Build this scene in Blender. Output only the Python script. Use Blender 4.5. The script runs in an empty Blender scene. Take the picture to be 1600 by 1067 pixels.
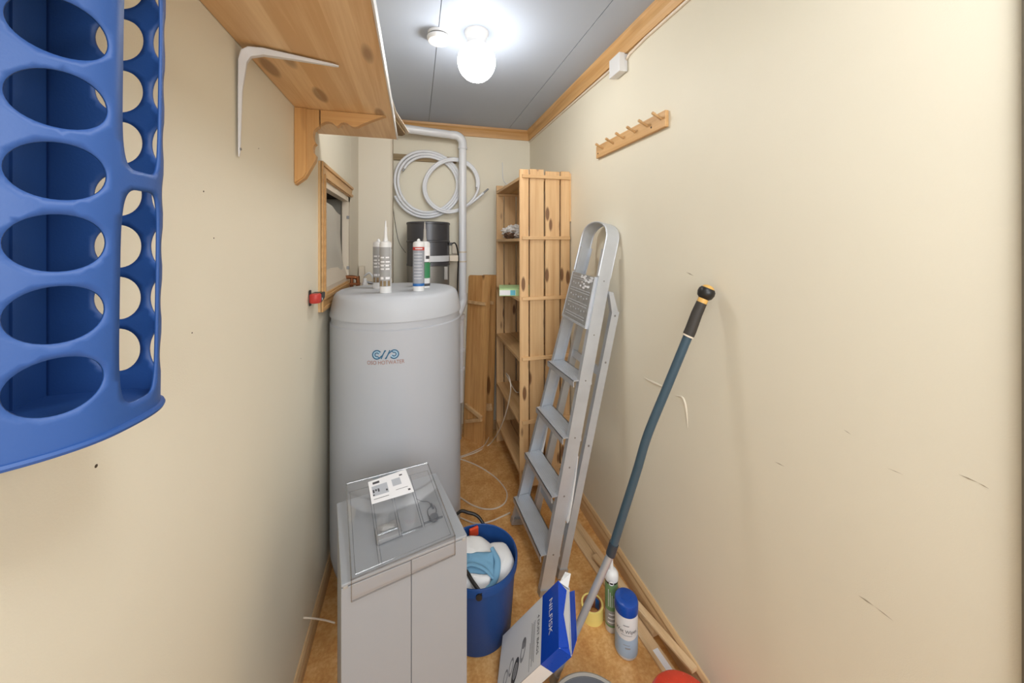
import bpy, bmesh, math, random
from math import sin, cos, pi, atan, atan2, sqrt, radians
from mathutils import Vector, Matrix, noise as mn
random.seed(7)
C = bpy.context.scene.collection

# ------------------------------------------------------------------ camera
F = 560.0
TH = atan(150 / F)
CZ, SZ, EYE = cos(TH), sin(TH), 1.47
cam_d = bpy.data.cameras.new('camera')
cam = bpy.data.objects.new('camera', cam_d)
C.objects.link(cam)
cam_d.sensor_fit = 'HORIZONTAL'
cam_d.sensor_width = 36
cam_d.lens = F / 1600 * 36
cam_d.shift_x = 0
cam_d.shift_y = -(533.5 - 380) / 1600
cam_d.clip_start = 0.02
cam.location = (0, 0, EYE)
cam.rotation_euler = (pi / 2, 0, -TH)
bpy.context.scene.camera = cam

# ------------------------------------------------------------------ world, lights, exposure
w = bpy.data.worlds.new('world')
bpy.context.scene.world = w
w.use_nodes = True
w.node_tree.nodes['Background'].inputs[0].default_value = (0.9, 0.95, 1.0, 1)
w.node_tree.nodes['Background'].inputs[1].default_value = 0.5
vs = bpy.context.scene.view_settings
vs.view_transform = 'Standard'
vs.look = 'None'
vs.exposure = 1.84
vs.gamma = 1.0
vs.use_curve_mapping = False
LAMP_STRENGTH = 13.0

def area(name, loc, rot, sx, sy, power, col):
    d = bpy.data.lights.new(name, 'AREA')
    d.shape = 'RECTANGLE'
    d.size, d.size_y, d.energy, d.color = sx, sy, power, col
    o = bpy.data.objects.new(name, d)
    o.location, o.rotation_euler = loc, rot
    C.objects.link(o)
    return o
# added frontal fill light, unseen, in the hall behind the open doorway
area('hall_fill', (0.1, -1.70, 1.80), (pi / 2 - 0.12, 0, 0), 2.0, 1.0, 15, (0.92, 0.96, 1.0))
# unseen fill light added above and behind the viewer to brighten the walls
area('overhead_fill', (0.42, -0.12, 2.33), (0, 0, 0), 0.5, 0.4, 3.7, (0.95, 0.98, 1.0))

XR, XL, YB, ZC = 0.895, -0.38, 2.782, 2.377

# ------------------------------------------------------------------ measuring helper: where a sight line meets a plane of the room
def P(px, py, X=None, Y=None, Z=None):
    a = (px - 800) / F
    b = (py - 380) / F
    dx, dy, dz = a * CZ + SZ, -a * SZ + CZ, -b
    t = X / dx if X is not None else Y / dy if Y is not None else (Z - EYE) / dz
    return Vector((dx * t, dy * t, EYE + dz * t))

# ------------------------------------------------------------------ materials
def sl(c):
    return tuple(((v / 255) / 12.92 if v / 255 <= 0.04045 else ((v / 255 + 0.055) / 1.055) ** 2.4) for v in c) + (1,)

def mat(name, col, rough=0.5, metal=0.0, bump=0.0, bscale=200.0, var=0.0, vscale=3.0, spec=0.5, trans=0.0, coat=0.0):
    m = bpy.data.materials.new(name)
    m.use_nodes = True
    nt = m.node_tree
    b = nt.nodes['Principled BSDF']
    c = col if len(col) == 4 else tuple(col) + (1,)
    b.inputs['Base Color'].default_value = c
    b.inputs['Roughness'].default_value = rough
    b.inputs['Metallic'].default_value = metal
    b.inputs['Specular IOR Level'].default_value = spec
    b.inputs['Coat Weight'].default_value = coat
    tc = nt.nodes.new('ShaderNodeTexCoord')
    if var > 0:
        n = nt.nodes.new('ShaderNodeTexNoise')
        n.inputs['Scale'].default_value = vscale
        n.inputs['Detail'].default_value = 4
        nt.links.new(tc.outputs['Object'], n.inputs['Vector'])
        r = nt.nodes.new('ShaderNodeValToRGB')
        r.color_ramp.elements[0].position = 0.3
        r.color_ramp.elements[1].position = 0.7
        r.color_ramp.elements[0].color = tuple(v * (1 - var) for v in c[:3]) + (1,)
        r.color_ramp.elements[1].color = tuple(min(1, v * (1 + var)) for v in c[:3]) + (1,)
        nt.links.new(n.outputs['Fac'], r.inputs['Fac'])
        nt.links.new(r.outputs['Color'], b.inputs['Base Color'])
    n2 = nt.nodes.new('ShaderNodeTexNoise')
    n2.inputs['Scale'].default_value = bscale
    n2.inputs['Detail'].default_value = 2
    nt.links.new(tc.outputs['Object'], n2.inputs['Vector'])
    if bump > 0:
        bp = nt.nodes.new('ShaderNodeBump')
        bp.inputs['Strength'].default_value = bump
        bp.inputs['Distance'].default_value = 0.002
        nt.links.new(n2.outputs['Fac'], bp.inputs['Height'])
        nt.links.new(bp.outputs['Normal'], b.inputs['Normal'])
    else:
        mr = nt.nodes.new('ShaderNodeMapRange')
        mr.inputs['To Min'].default_value = max(0.02, rough - 0.06)
        mr.inputs['To Max'].default_value = min(1, rough + 0.06)
        nt.links.new(n2.outputs['Fac'], mr.inputs['Value'])
        nt.links.new(mr.outputs['Result'], b.inputs['Roughness'])
    return m

def wood(name, light, dark, axis='Z', stripes=None, knots=0.5, rough=0.5, knot_col=(95, 52, 22), kscale=1.0):
    """pine: long grain noise, knots, optional glued strips across one axis"""
    m = bpy.data.materials.new(name)
    m.use_nodes = True
    nt = m.node_tree
    N, Lk = nt.nodes, nt.links
    b = N['Principled BSDF']
    b.inputs['Roughness'].default_value = rough
    tc = N.new('ShaderNodeTexCoord')
    oi = N.new('ShaderNodeObjectInfo')
    ad = N.new('ShaderNodeVectorMath'); ad.operation = 'ADD'
    ml = N.new('ShaderNodeVectorMath'); ml.operation = 'SCALE'
    cb = N.new('ShaderNodeCombineXYZ')
    for i in range(3):
        Lk.new(oi.outputs['Random'], cb.inputs[i])
    Lk.new(cb.outputs[0], ml.inputs[0]); ml.inputs['Scale'].default_value = 17.0
    Lk.new(tc.outputs['Object'], ad.inputs[0]); Lk.new(ml.outputs[0], ad.inputs[1])
    ax = 'XYZ'.index(axis)
    def scaled(al, ac):
        mp = N.new('ShaderNodeMapping')
        s = [ac] * 3; s[ax] = al
        mp.inputs['Scale'].default_value = s
        Lk.new(ad.outputs[0], mp.inputs['Vector'])
        return mp
    g = N.new('ShaderNodeTexNoise'); g.inputs['Scale'].default_value = 1; g.inputs['Detail'].default_value = 5
    g.inputs['Distortion'].default_value = 0.6
    Lk.new(scaled(1.6, 32).outputs[0], g.inputs['Vector'])
    g2 = N.new('ShaderNodeTexNoise'); g2.inputs['Scale'].default_value = 1; g2.inputs['Detail'].default_value = 2
    Lk.new(scaled(6, 210).outputs[0], g2.inputs['Vector'])
    mx = N.new('ShaderNodeMath'); mx.operation = 'MULTIPLY_ADD'
    Lk.new(g2.outputs['Fac'], mx.inputs[0]); mx.inputs[1].default_value = 0.35; Lk.new(g.outputs['Fac'], mx.inputs[2])
    last = mx.outputs[0]
    if stripes is not None:
        sx = N.new('ShaderNodeSeparateXYZ'); Lk.new(tc.outputs['Object'], sx.inputs[0])
        f = N.new('ShaderNodeMath'); f.operation = 'MULTIPLY'; Lk.new(sx.outputs['XYZ'.index(stripes[0])], f.inputs[0]); f.inputs[1].default_value = 1 / stripes[1]
        fl = N.new('ShaderNodeMath'); fl.operation = 'FLOOR'; Lk.new(f.outputs[0], fl.inputs[0])
        wn = N.new('ShaderNodeTexWhiteNoise'); wn.noise_dimensions = '1D'; Lk.new(fl.outputs[0], wn.inputs['W'])
        a2 = N.new('ShaderNodeMath'); a2.operation = 'MULTIPLY_ADD'
        Lk.new(wn.outputs['Value'], a2.inputs[0]); a2.inputs[1].default_value = 0.25; Lk.new(last, a2.inputs[2])
        last = a2.outputs[0]
    rp = N.new('ShaderNodeValToRGB')
    rp.color_ramp.elements[0].position = 0.45; rp.color_ramp.elements[0].color = sl(light)
    rp.color_ramp.elements[1].position = 0.95; rp.color_ramp.elements[1].color = sl(dark)
    Lk.new(last, rp.inputs['Fac'])
    v = N.new('ShaderNodeTexVoronoi'); v.inputs['Scale'].default_value = 1
    Lk.new(scaled(3.2 * kscale, 11 * kscale).outputs[0], v.inputs['Vector'])
    kr = N.new('ShaderNodeValToRGB')
    kr.color_ramp.elements[0].position = 0.14; kr.color_ramp.elements[0].color = (1, 1, 1, 1)
    kr.color_ramp.elements[1].position = 0.21; kr.color_ramp.elements[1].color = (0, 0, 0, 1)
    Lk.new(v.outputs['Distance'], kr.inputs['Fac'])
    km = N.new('ShaderNodeMath'); km.operation = 'MULTIPLY'; km.inputs[1].default_value = knots
    Lk.new(kr.outputs['Color'], km.inputs[0])
    mix = N.new('ShaderNodeMix'); mix.data_type = 'RGBA'
    Lk.new(km.outputs[0], mix.inputs[0]); Lk.new(rp.outputs['Color'], mix.inputs[6]); mix.inputs[7].default_value = sl(knot_col)
    # board to board tone
    hs = N.new('ShaderNodeHueSaturation')
    mr = N.new('ShaderNodeMapRange'); mr.inputs['To Min'].default_value = 0.9; mr.inputs['To Max'].default_value = 1.08
    Lk.new(oi.outputs['Random'], mr.inputs['Value']); Lk.new(mr.outputs[0], hs.inputs['Value'])
    Lk.new(mix.outputs[2], hs.inputs['Color'])
    Lk.new(hs.outputs[0], b.inputs['Base Color'])
    bp = N.new('ShaderNodeBump'); bp.inputs['Strength'].default_value = 0.12; bp.inputs['Distance'].default_value = 0.001
    Lk.new(g2.outputs['Fac'], bp.inputs['Height']); Lk.new(bp.outputs[0], b.inputs['Normal'])
    return m

def clear_mat(name, tint, gloss=0.12, rough=0.05, gcol=(1, 1, 1, 1)):
    m = bpy.data.materials.new(name); m.use_nodes = True
    nt = m.node_tree; N, Lk = nt.nodes, nt.links
    for n in list(N):
        if n.type != 'OUTPUT_MATERIAL': N.remove(n)
    out = [n for n in N if n.type == 'OUTPUT_MATERIAL'][0]
    t = N.new('ShaderNodeBsdfTransparent'); t.inputs[0].default_value = tint
    g = N.new('ShaderNodeBsdfGlossy'); g.inputs['Roughness'].default_value = rough; g.inputs[0].default_value = gcol
    lw = N.new('ShaderNodeLayerWeight'); lw.inputs[0].default_value = 0.25
    ma = N.new('ShaderNodeMath'); ma.operation = 'MULTIPLY_ADD'; ma.inputs[1].default_value = 0.28; ma.inputs[2].default_value = gloss
    Lk.new(lw.outputs['Fresnel'], ma.inputs[0])
    nz = N.new('ShaderNodeTexNoise'); nz.inputs['Scale'].default_value = 25
    tc = N.new('ShaderNodeTexCoord'); Lk.new(tc.outputs['Object'], nz.inputs['Vector'])
    bp = N.new('ShaderNodeBump'); bp.inputs['Strength'].default_value = 0.05; Lk.new(nz.outputs['Fac'], bp.inputs['Height']); Lk.new(bp.outputs[0], g.inputs['Normal'])
    mx = N.new('ShaderNodeMixShader')
    Lk.new(ma.outputs[0], mx.inputs[0]); Lk.new(t.outputs[0], mx.inputs[1]); Lk.new(g.outputs[0], mx.inputs[2])
    Lk.new(mx.outputs[0], out.inputs[0])
    return m

def film_mat(name, col, alpha, rough=0.3):
    """milky or crinkled plastic film"""
    m = mat(name, col, rough, bump=0.6, bscale=60)
    m.node_tree.nodes['Principled BSDF'].inputs['Alpha'].default_value = alpha
    return m

def emit_mat(name, col, s):
    m = bpy.data.materials.new(name); m.use_nodes = True
    b = m.node_tree.nodes['Principled BSDF']
    b.inputs['Base Color'].default_value = (1, 1, 1, 1)
    b.inputs['Emission Color'].default_value = col
    b.inputs['Emission Strength'].default_value = s
    return m

M = {}
M['wall'] = mat('beige_wall_paint', sl((228, 221, 202)), 0.55, bump=0.12, bscale=420, var=0.018, vscale=2.5, spec=0.35)
M['ceiling'] = mat('grey_ceiling_board', sl((176, 186, 202)), 0.6, bump=0.05, bscale=300, var=0.02, vscale=2, spec=0.25)
M['joint'] = mat('grey_joint', sl((150, 152, 156)), 0.8)
M['hall'] = mat('hall_paint', sl((225, 222, 214)), 0.7)
M['white'] = mat('white_plastic', sl((222, 222, 222)), 0.35)
M['white_metal'] = mat('white_lacquered_steel', sl((222, 224, 228)), 0.35)
M['pipe'] = mat('white_pipe_plastic', sl((226, 228, 232)), 0.3, spec=0.6)
M['pex'] = mat('white_hose', sl((230, 232, 237)), 0.38)
M['tank'] = mat('white_enamel', sl((181, 185, 193)), 0.38, var=0.01)
M['tank_lid'] = mat('white_lid_plastic', sl((186, 190, 197)), 0.5)
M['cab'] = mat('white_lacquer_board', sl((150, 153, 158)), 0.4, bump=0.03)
M['alu'] = mat('brushed_aluminium', sl((202, 206, 212)), 0.45, 0.55, var=0.05, vscale=12)
M['alu_dark'] = mat('worn_aluminium_plate', sl((176, 176, 176)), 0.45, 0.6, var=0.12, vscale=60)
M['steel'] = mat('zinc_steel', sl((150, 150, 152)), 0.35, 0.9)
M['dark'] = mat('black_plastic', sl((30, 28, 27)), 0.4)
M['hole'] = mat('dark_hole', sl((70, 58, 44)), 0.9)
M['scuff'] = mat('scuff_grey', sl((168, 156, 134)), 0.9)
M['filler'] = mat('wall_filler', sl((226, 217, 198)), 0.6)
M['vac_dark'] = mat('charcoal_lacquer', sl((80, 80, 84)), 0.33, 0.3)
M['vac_mid'] = mat('grey_metallic_can', sl((140, 138, 134)), 0.35, 0.5)
M['blue_basket'] = mat('blue_basket_plastic', sl((38, 78, 142)), 0.5, bump=0.06, bscale=500, spec=0.5)
M['blue_bin'] = mat('blue_bucket_plastic', sl((22, 70, 134)), 0.5)
M['blue_print'] = mat('blue_carton_print', sl((10, 66, 178)), 0.3)
M['carton'] = mat('white_carton', sl((228, 228, 227)), 0.5, bump=0.03)
M['carton_in'] = mat('carton_inside', sl((196, 192, 184)), 0.8)
M['grey_print'] = mat('grey_print', sl((150, 150, 152)), 0.6)
M['dark_print'] = mat('dark_print', sl((70, 70, 74)), 0.6)
M['white_print'] = mat('white_print', sl((235, 235, 238)), 0.5)
M['logo_blue'] = mat('teal_blue_print', sl((38, 98, 134)), 0.4)
M['logo_light'] = mat('pale_blue_print', sl((160, 192, 214)), 0.4)
M['logo_red'] = mat('brown_red_print', sl((166, 122, 108)), 0.5)
M['label_grey'] = mat('grey_label', sl((160, 160, 160)), 0.45)
M['label_blue_grey'] = mat('blue_grey_label', sl((150, 155, 165)), 0.45)
M['red_print'] = mat('red_print', sl((186, 56, 50)), 0.45)
M['mid_blue'] = mat('mid_blue_print', sl((30, 100, 170)), 0.45)
M['green_print'] = mat('green_print', sl((50, 130, 84)), 0.45)
M['pale_green'] = mat('pale_green_label', sl((112, 150, 104)), 0.5)
M['green_card'] = mat('pale_green_card', sl((186, 216, 156)), 0.55)
M['teal_print'] = mat('teal_label', sl((96, 180, 200)), 0.5)
M['wipes_blue'] = mat('soft_blue_label', sl((164, 186, 208)), 0.45)
M['cap_blue'] = mat('blue_cap', sl((14, 70, 158)), 0.3)
M['yellow'] = mat('yellow_tape', sl((240, 218, 128)), 0.5)
M['cardboard'] = mat('brown_cardboard', sl((160, 104, 72)), 0.8, var=0.05, vscale=30)
M['red'] = mat('red_plastic', sl((222, 66, 42)), 0.25, var=0.08, vscale=30)
M['orange'] = mat('orange_plastic', sl((220, 76, 40)), 0.4)
M['grey_rubber'] = mat('grey_plastic', sl((96, 98, 104)), 0.4)
M['grey_rim'] = mat('light_grey_rim', sl((158, 154, 148)), 0.35)
M['grip'] = mat('black_rubber_grip', sl((52, 48, 44)), 0.6)
M['pole_blue'] = mat('blue_grey_pole', sl((56, 78, 92)), 0.38)
M['pole_collar'] = mat('dark_collar', sl((46, 56, 66)), 0.4)
M['silver'] = mat('silver_tube', sl((186, 192, 200)), 0.35, 0.5)
M['mustard'] = mat('mustard_plastic', sl((216, 170, 92)), 0.4)
M['copper'] = mat('aged_copper', sl((150, 96, 62)), 0.35, 0.8, var=0.15, vscale=40)
M['cloth_white'] = mat('white_towel', sl((226, 226, 226)), 0.9, bump=0.5, bscale=400)
M['cloth_blue'] = mat('blue_cloth', sl((112, 158, 188)), 0.9, bump=0.5, bscale=500)
M['wire'] = mat('cream_cable', sl((224, 210, 192)), 0.45)
M['sponge'] = mat('grey_sponge', sl((150, 150, 152)), 0.9, bump=0.5)
M['trim_dark'] = mat('dark_door_edge', sl((92, 84, 70)), 0.5)
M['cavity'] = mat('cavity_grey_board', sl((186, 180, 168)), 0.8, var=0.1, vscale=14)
M['cavity_shade'] = mat('cavity_shade', sl((50, 34, 26)), 0.9)  # dark colour stands in for the shade at the top of the recess
M['cream_paint'] = mat('cream_lacquer', sl((216, 203, 184)), 0.45)
M['board_beige'] = mat('beige_panel', sl((228, 219, 201)), 0.55, bump=0.08, bscale=420)
M['film'] = film_mat('crinkled_clear_film', sl((216, 210, 198)), 0.8)
M['bag'] = film_mat('milky_bag_film', sl((236, 232, 228)), 0.85)
M['brown_stuff'] = mat('brown_contents', sl((104, 78, 60)), 0.8, var=0.3, vscale=60)
M['clear'] = clear_mat('clear_rigid_plastic', (0.97, 0.972, 0.975, 1), 0.03)
M['clear_edge'] = clear_mat('clear_plastic_edge', (0.72, 0.73, 0.74, 1), 0.10)
M['lamp'] = emit_mat('lit_opal_glass', (1.0, 0.985, 0.955, 1), LAMP_STRENGTH)
_nt = M['lamp'].node_tree
_g = _nt.nodes.new('ShaderNodeNewGeometry'); _s = _nt.nodes.new('ShaderNodeSeparateXYZ'); _m = _nt.nodes.new('ShaderNodeMapRange')
_nt.links.new(_g.outputs['Position'], _s.inputs[0]); _nt.links.new(_s.outputs['Z'], _m.inputs['Value'])
_m.inputs['From Min'].default_value = 2.22; _m.inputs['From Max'].default_value = 2.31      # emission cut towards the top to hold down the ceiling glow
_m.inputs['To Min'].default_value = LAMP_STRENGTH * 1.15; _m.inputs['To Max'].default_value = LAMP_STRENGTH * 0.12
_nt.links.new(_m.outputs['Result'], _nt.nodes['Principled BSDF'].inputs['Emission Strength'])
M['shelf_wood'] = wood('pine_shelf_glued', (238, 208, 164), (214, 174, 124), 'Y', ('X', 0.052), 0.55, 0.4)
M['bracket_wood'] = wood('pine_bracket', (218, 172, 112), (196, 144, 84), 'Z', None, 0.2, 0.4)
M['bracket_wood_x'] = wood('pine_bracket_arm', (218, 172, 112), (196, 144, 84), 'X', None, 0.2, 0.4)
M['unit_z'] = wood('pine_slat_upright', (222, 186, 138), (198, 154, 106), 'Z', None, 0.85, 0.5, kscale=1.35)
M['unit_y'] = wood('pine_slat_long', (220, 182, 132), (194, 148, 98), 'Y', None, 0.6, 0.5)
M['unit_x'] = wood('pine_rail', (226, 190, 142), (202, 158, 108), 'X', None, 0.2, 0.5)
M['spare'] = wood('dark_pine_board', (218, 170, 110), (184, 130, 74), 'Z', None, 0.8, 0.4, kscale=0.8)
M['trim_y'] = wood('pine_trim_long', (218, 176, 122), (190, 142, 84), 'Y', None, 0.15, 0.45)
M['trim_x'] = wood('pine_trim_cross', (214, 168, 108), (186, 134, 76), 'X', None, 0.1, 0.45)
M['trim_z'] = wood('pine_trim_upright', (226, 192, 142), (204, 164, 112), 'Z', None, 0.1, 0.45)
M['base_y'] = wood('pale_oak_skirting', (216, 182, 138), (194, 156, 110), 'Y', None, 0.1, 0.45)
M['loose_y'] = wood('pale_moulding', (226, 194, 152), (204, 168, 124), 'Y', None, 0.1, 0.45)
M['peg_y'] = wood('beech_rack', (212, 172, 122), (188, 144, 92), 'Y', None, 0.15, 0.45)
M['grey_wood'] = wood('weathered_batten', (160, 140, 106), (122, 98, 66), 'X', None, 0.4, 0.7)

def cork():
    m = bpy.data.materials.new('cork_floor'); m.use_nodes = True
    nt = m.node_tree; N, Lk = nt.nodes, nt.links
    b = N['Principled BSDF']; b.inputs['Roughness'].default_value = 0.45
    tc = N.new('ShaderNodeTexCoord')
    n1 = N.new('ShaderNodeTexNoise'); n1.inputs['Scale'].default_value = 14; n1.inputs['Detail'].default_value = 8; n1.inputs['Roughness'].default_value = 0.7
    n2 = N.new('ShaderNodeTexNoise'); n2.inputs['Scale'].default_value = 90; n2.inputs['Detail'].default_value = 3
    Lk.new(tc.outputs['Object'], n1.inputs['Vector']); Lk.new(tc.outputs['Object'], n2.inputs['Vector'])
    a = N.new('ShaderNodeMath'); a.operation = 'MULTIPLY_ADD'; a.inputs[1].default_value = 0.45
    Lk.new(n2.outputs['Fac'], a.inputs[0]); Lk.new(n1.outputs['Fac'], a.inputs[2])
    r = N.new('ShaderNodeValToRGB')
    e = r.color_ramp.elements
    e[0].position = 0.5; e[0].color = sl((190, 130, 68)); e[1].position = 0.92; e[1].color = sl((230, 186, 128))
    k = e.new(0.72); k.color = sl((212, 158, 94))
    Lk.new(a.outputs[0], r.inputs['Fac']); Lk.new(r.outputs['Color'], b.inputs['Base Color'])
    bp = N.new('ShaderNodeBump'); bp.inputs['Strength'].default_value = 0.1; Lk.new(n2.outputs['Fac'], bp.inputs['Height']); Lk.new(bp.outputs[0], b.inputs['Normal'])
    return m
M['cork'] = cork()

# ------------------------------------------------------------------ mesh helpers
def box(bm, x0, x1, y0, y1, z0, z1, mx=None, bevel=0.0):
    vs_ = [bm.verts.new((x, y, z)) for x in (x0, x1) for y in (y0, y1) for z in (z0, z1)]
    fs = [(0, 1, 3, 2), (4, 6, 7, 5), (0, 4, 5, 1), (2, 3, 7, 6), (0, 2, 6, 4), (1, 5, 7, 3)]
    faces = [bm.faces.new([vs_[i] for i in f]) for f in fs]
    if bevel > 0:
        es = list({e for f in faces for e in f.edges})
        r = bmesh.ops.bevel(bm, geom=es, offset=bevel, segments=2, affect='EDGES', profile=0.5)
        vs_ = list({v for f in bm.faces for v in f.verts}) if mx is not None and len(bm.faces) == len(r['faces']) else vs_
        if mx is not None:
            vs_ = list({v for f in r['faces'] for v in f.verts})
    if mx is not None:
        for v in vs_:
            if v.is_valid: v.co = mx @ v.co
    return bm

def obox(o, ax, ay, az, x0, x1, y0, y1, z0, z1, bevel=0.0):
    """box in a frame with origin o and axes ax, ay, az"""
    bm = bmesh.new()
    box(bm, x0, x1, y0, y1, z0, z1, None, bevel)
    for v in bm.verts:
        c = v.co.copy()
        v.co = o + ax * c.x + ay * c.y + az * c.z
    return bm

def bx(x0, x1, y0, y1, z0, z1, bevel=0.0):
    return box(bmesh.new(), x0, x1, y0, y1, z0, z1, None, bevel)

def lathe(prof, center=(0, 0, 0), n=48, a0=0, a1=2 * pi, axis=None, bm=None, caps=False):
    """prof: list of (r, z)"""
    bm = bm or bmesh.new()
    full = abs(a1 - a0 - 2 * pi) < 1e-6
    cols = n if full else n + 1
    c = Vector(center)
    rot = Matrix.Identity(3)
    if axis is not None:
        rot = Vector((0, 0, 1)).rotation_difference(Vector(axis).normalized()).to_matrix()
    rings = []
    for r, z in prof:
        if r < 1e-6:
            v = bm.verts.new(c + rot @ Vector((0, 0, z)))
            rings.append([v] * cols)
        else:
            rings.append([bm.verts.new(c + rot @ Vector((r * cos(a0 + (a1 - a0) * i / n), r * sin(a0 + (a1 - a0) * i / n), z))) for i in range(cols)])
    for k in range(len(rings) - 1):
        A, B = rings[k], rings[k + 1]
        for i in range(cols if full else cols - 1):
            j = (i + 1) % cols
            q = []
            for v in (A[i], A[j], B[j], B[i]):
                if v not in q: q.append(v)
            if len(q) > 2:
                try: bm.faces.new(q)
                except ValueError: pass
    return bm

def smooth_path(pts, sub=8, closed=False):
    pts = [Vector(p) for p in pts]
    out = []
    n = len(pts)
    for i in range(n - 1):
        p0 = pts[max(i - 1, 0)]; p1 = pts[i]; p2 = pts[i + 1]; p3 = pts[min(i + 2, n - 1)]
        for k in range(sub):
            t = k / sub
            out.append(0.5 * ((2 * p1) + (p2 - p0) * t + (2 * p0 - 5 * p1 + 4 * p2 - p3) * t * t + (3 * p1 - p0 - 3 * p2 + p3) * t ** 3))
    out.append(pts[-1])
    return out

def tube(path, r, n=10, bm=None, cap=True, sy=1.0):
    bm = bm or bmesh.new()
    path = [Vector(p) for p in path]
    rs = r if isinstance(r, (list, tuple)) else [r] * len(path)
    rings = []
    up = None
    for i, p in enumerate(path):
        t = (path[min(i + 1, len(path) - 1)] - path[max(i - 1, 0)]).normalized()
        if up is None:
            up = Vector((0, 0, 1)) if abs(t.z) < 0.9 else Vector((1, 0, 0))
        s = t.cross(up)
        if s.length < 1e-6: s = t.cross(Vector((0, 1, 0)))
        s.normalize()
        up = s.cross(t).normalized()
        rings.append([bm.verts.new(p + s * cos(2 * pi * k / n) * rs[i] + up * sin(2 * pi * k / n) * rs[i] * sy) for k in range(n)])
    for a, b in zip(rings, rings[1:]):
        for k in range(n):
            bm.faces.new((a[k], a[(k + 1) % n], b[(k + 1) % n], b[k]))
    if cap:
        bm.faces.new(rings[0][::-1]); bm.faces.new(rings[-1])
    return bm

def prism(pts, axis, a, b, bm=None):
    """pts: 2-D outline; axis x: (y,z), y: (x,z), z: (x,y); extruded from a to b"""
    bm = bm or bmesh.new()
    def mk(p, t):
        return {'x': (t, p[0], p[1]), 'y': (p[0], t, p[1]), 'z': (p[0], p[1], t)}[axis]
    A = [bm.verts.new(mk(p, a)) for p in pts]
    B = [bm.verts.new(mk(p, b)) for p in pts]
    f1 = bm.faces.new(A); f2 = bm.faces.new(B[::-1])
    f1.normal_update(); f2.normal_update()
    for i in range(len(pts)):
        j = (i + 1) % len(pts)
        bm.faces.new((A[i], B[i], B[j], A[j]))
    bmesh.ops.triangulate(bm, faces=[f1, f2])
    return bm

def quad_prism(c4, z0, z1):
    return prism([(p[0], p[1]) for p in c4], 'z', z0, z1)

def root_matrix(o):
    while o.parent: o = o.parent
    return Matrix.LocRotScale(o.location, o.rotation_euler, o.scale)

def obj(name, bm, m, parent=None, smooth=False, origin=None, label=None, world=True):
    me = bpy.data.meshes.new(name)
    bmesh.ops.recalc_face_normals(bm, faces=bm.faces)
    if parent is not None and world:
        inv = root_matrix(parent).inverted()
        for v in bm.verts: v.co = inv @ v.co
    if origin is not None:
        for v in bm.verts: v.co -= Vector(origin)
    bm.to_mesh(me); bm.free()
    if isinstance(m, (list, tuple)):
        for q in m: me.materials.append(M[q])
    else:
        me.materials.append(M[m])
    o = bpy.data.objects.new(name, me)
    C.objects.link(o)
    if origin is not None: o.location = origin
    if parent is not None: o.parent = parent
    if smooth:
        for p in me.polygons: p.use_smooth = True
        try:
            me.set_sharp_from_angle(angle=radians(38))
        except Exception: pass
    if label: o['label'] = label
    return o

def thing(name, label, cat, loc=(0, 0, 0), group=None, rot=(0, 0, 0)):
    o = bpy.data.objects.new(name, None)
    o.empty_display_size = 0.05
    C.objects.link(o)
    o.location = loc; o.rotation_euler = rot
    o['label'] = label; o['category'] = cat
    if group: o['group'] = group
    return o

def tag(o, label, cat, group=None):
    o['label'] = label; o['category'] = cat
    if group: o['group'] = group
    return o

def stuff(o):
    o['kind'] = 'stuff'
    return o

def struct(name, bm, m, label=None, smooth=False):
    o = obj(name, bm, m, None, smooth)
    o['kind'] = 'structure'
    if label: o['label'] = label
    return o

def text_bm(s, size, ext=0.0, spacing=1.0):
    cu = bpy.data.curves.new('t', 'FONT')
    cu.body = s; cu.size = size; cu.extrude = ext
    cu.align_x = 'CENTER'; cu.align_y = 'CENTER'
    cu.space_character = spacing
    ob = bpy.data.objects.new('t', cu)
    C.objects.link(ob)
    dg = bpy.context.evaluated_depsgraph_get()
    dg.update()
    me = bpy.data.meshes.new_from_object(ob.evaluated_get(dg))
    bm = bmesh.new(); bm.from_mesh(me)
    bpy.data.objects.remove(ob); bpy.data.curves.remove(cu); bpy.data.meshes.remove(me)
    return bm

def map_bm(bm, f):
    for v in bm.verts: v.co = f(v.co.copy())
    return bm

def cyl_map(cx, cy, z, phi, r):
    """flat (x,y) -> onto a vertical cylinder, x runs to the right for a viewer outside"""
    def f(c):
        a = phi + c.x / r
        return Vector((cx + (r + c.z) * cos(a), cy + (r + c.z) * sin(a), z + c.y))
    return f

def patch(cx, cy, r, a0, a1, z0, z1, bm=None, n=8):
    bm = bm or bmesh.new()
    prev = None
    for i in range(n + 1):
        a = a0 + (a1 - a0) * i / n
        p = (bm.verts.new((cx + r * cos(a), cy + r * sin(a), z0)), bm.verts.new((cx + r * cos(a), cy + r * sin(a), z1)))
        if prev: bm.faces.new((prev[0], p[0], p[1], prev[1]))
        prev = p
    return bm

def flat_rect(bm, x0, x1, y0, y1, z=0.0):
    bm.faces.new([bm.verts.new(p) for p in ((x0, y0, z), (x1, y0, z), (x1, y1, z), (x0, y1, z))])
    return bm

def ribbon(pts, wd, bm=None, z=0.0):
    bm = bm or bmesh.new()
    pts = [Vector((p[0], p[1], 0)) for p in pts]
    prev = None
    for i, p in enumerate(pts):
        t = (pts[min(i + 1, len(pts) - 1)] - pts[max(i - 1, 0)]).normalized()
        nrm = Vector((-t.y, t.x, 0)) * wd / 2
        q = (bm.verts.new(p + nrm + Vector((0, 0, z))), bm.verts.new(p - nrm + Vector((0, 0, z))))
        if prev: bm.faces.new((prev[0], prev[1], q[1], q[0]))
        prev = q
    return bm

# ================================================================== THE ROOM
struct('floor', bx(-1.5, 1.6, -1.8, YB + 0.1, -0.1, 0.0), 'cork', 'mottled brown cork floor')

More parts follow.
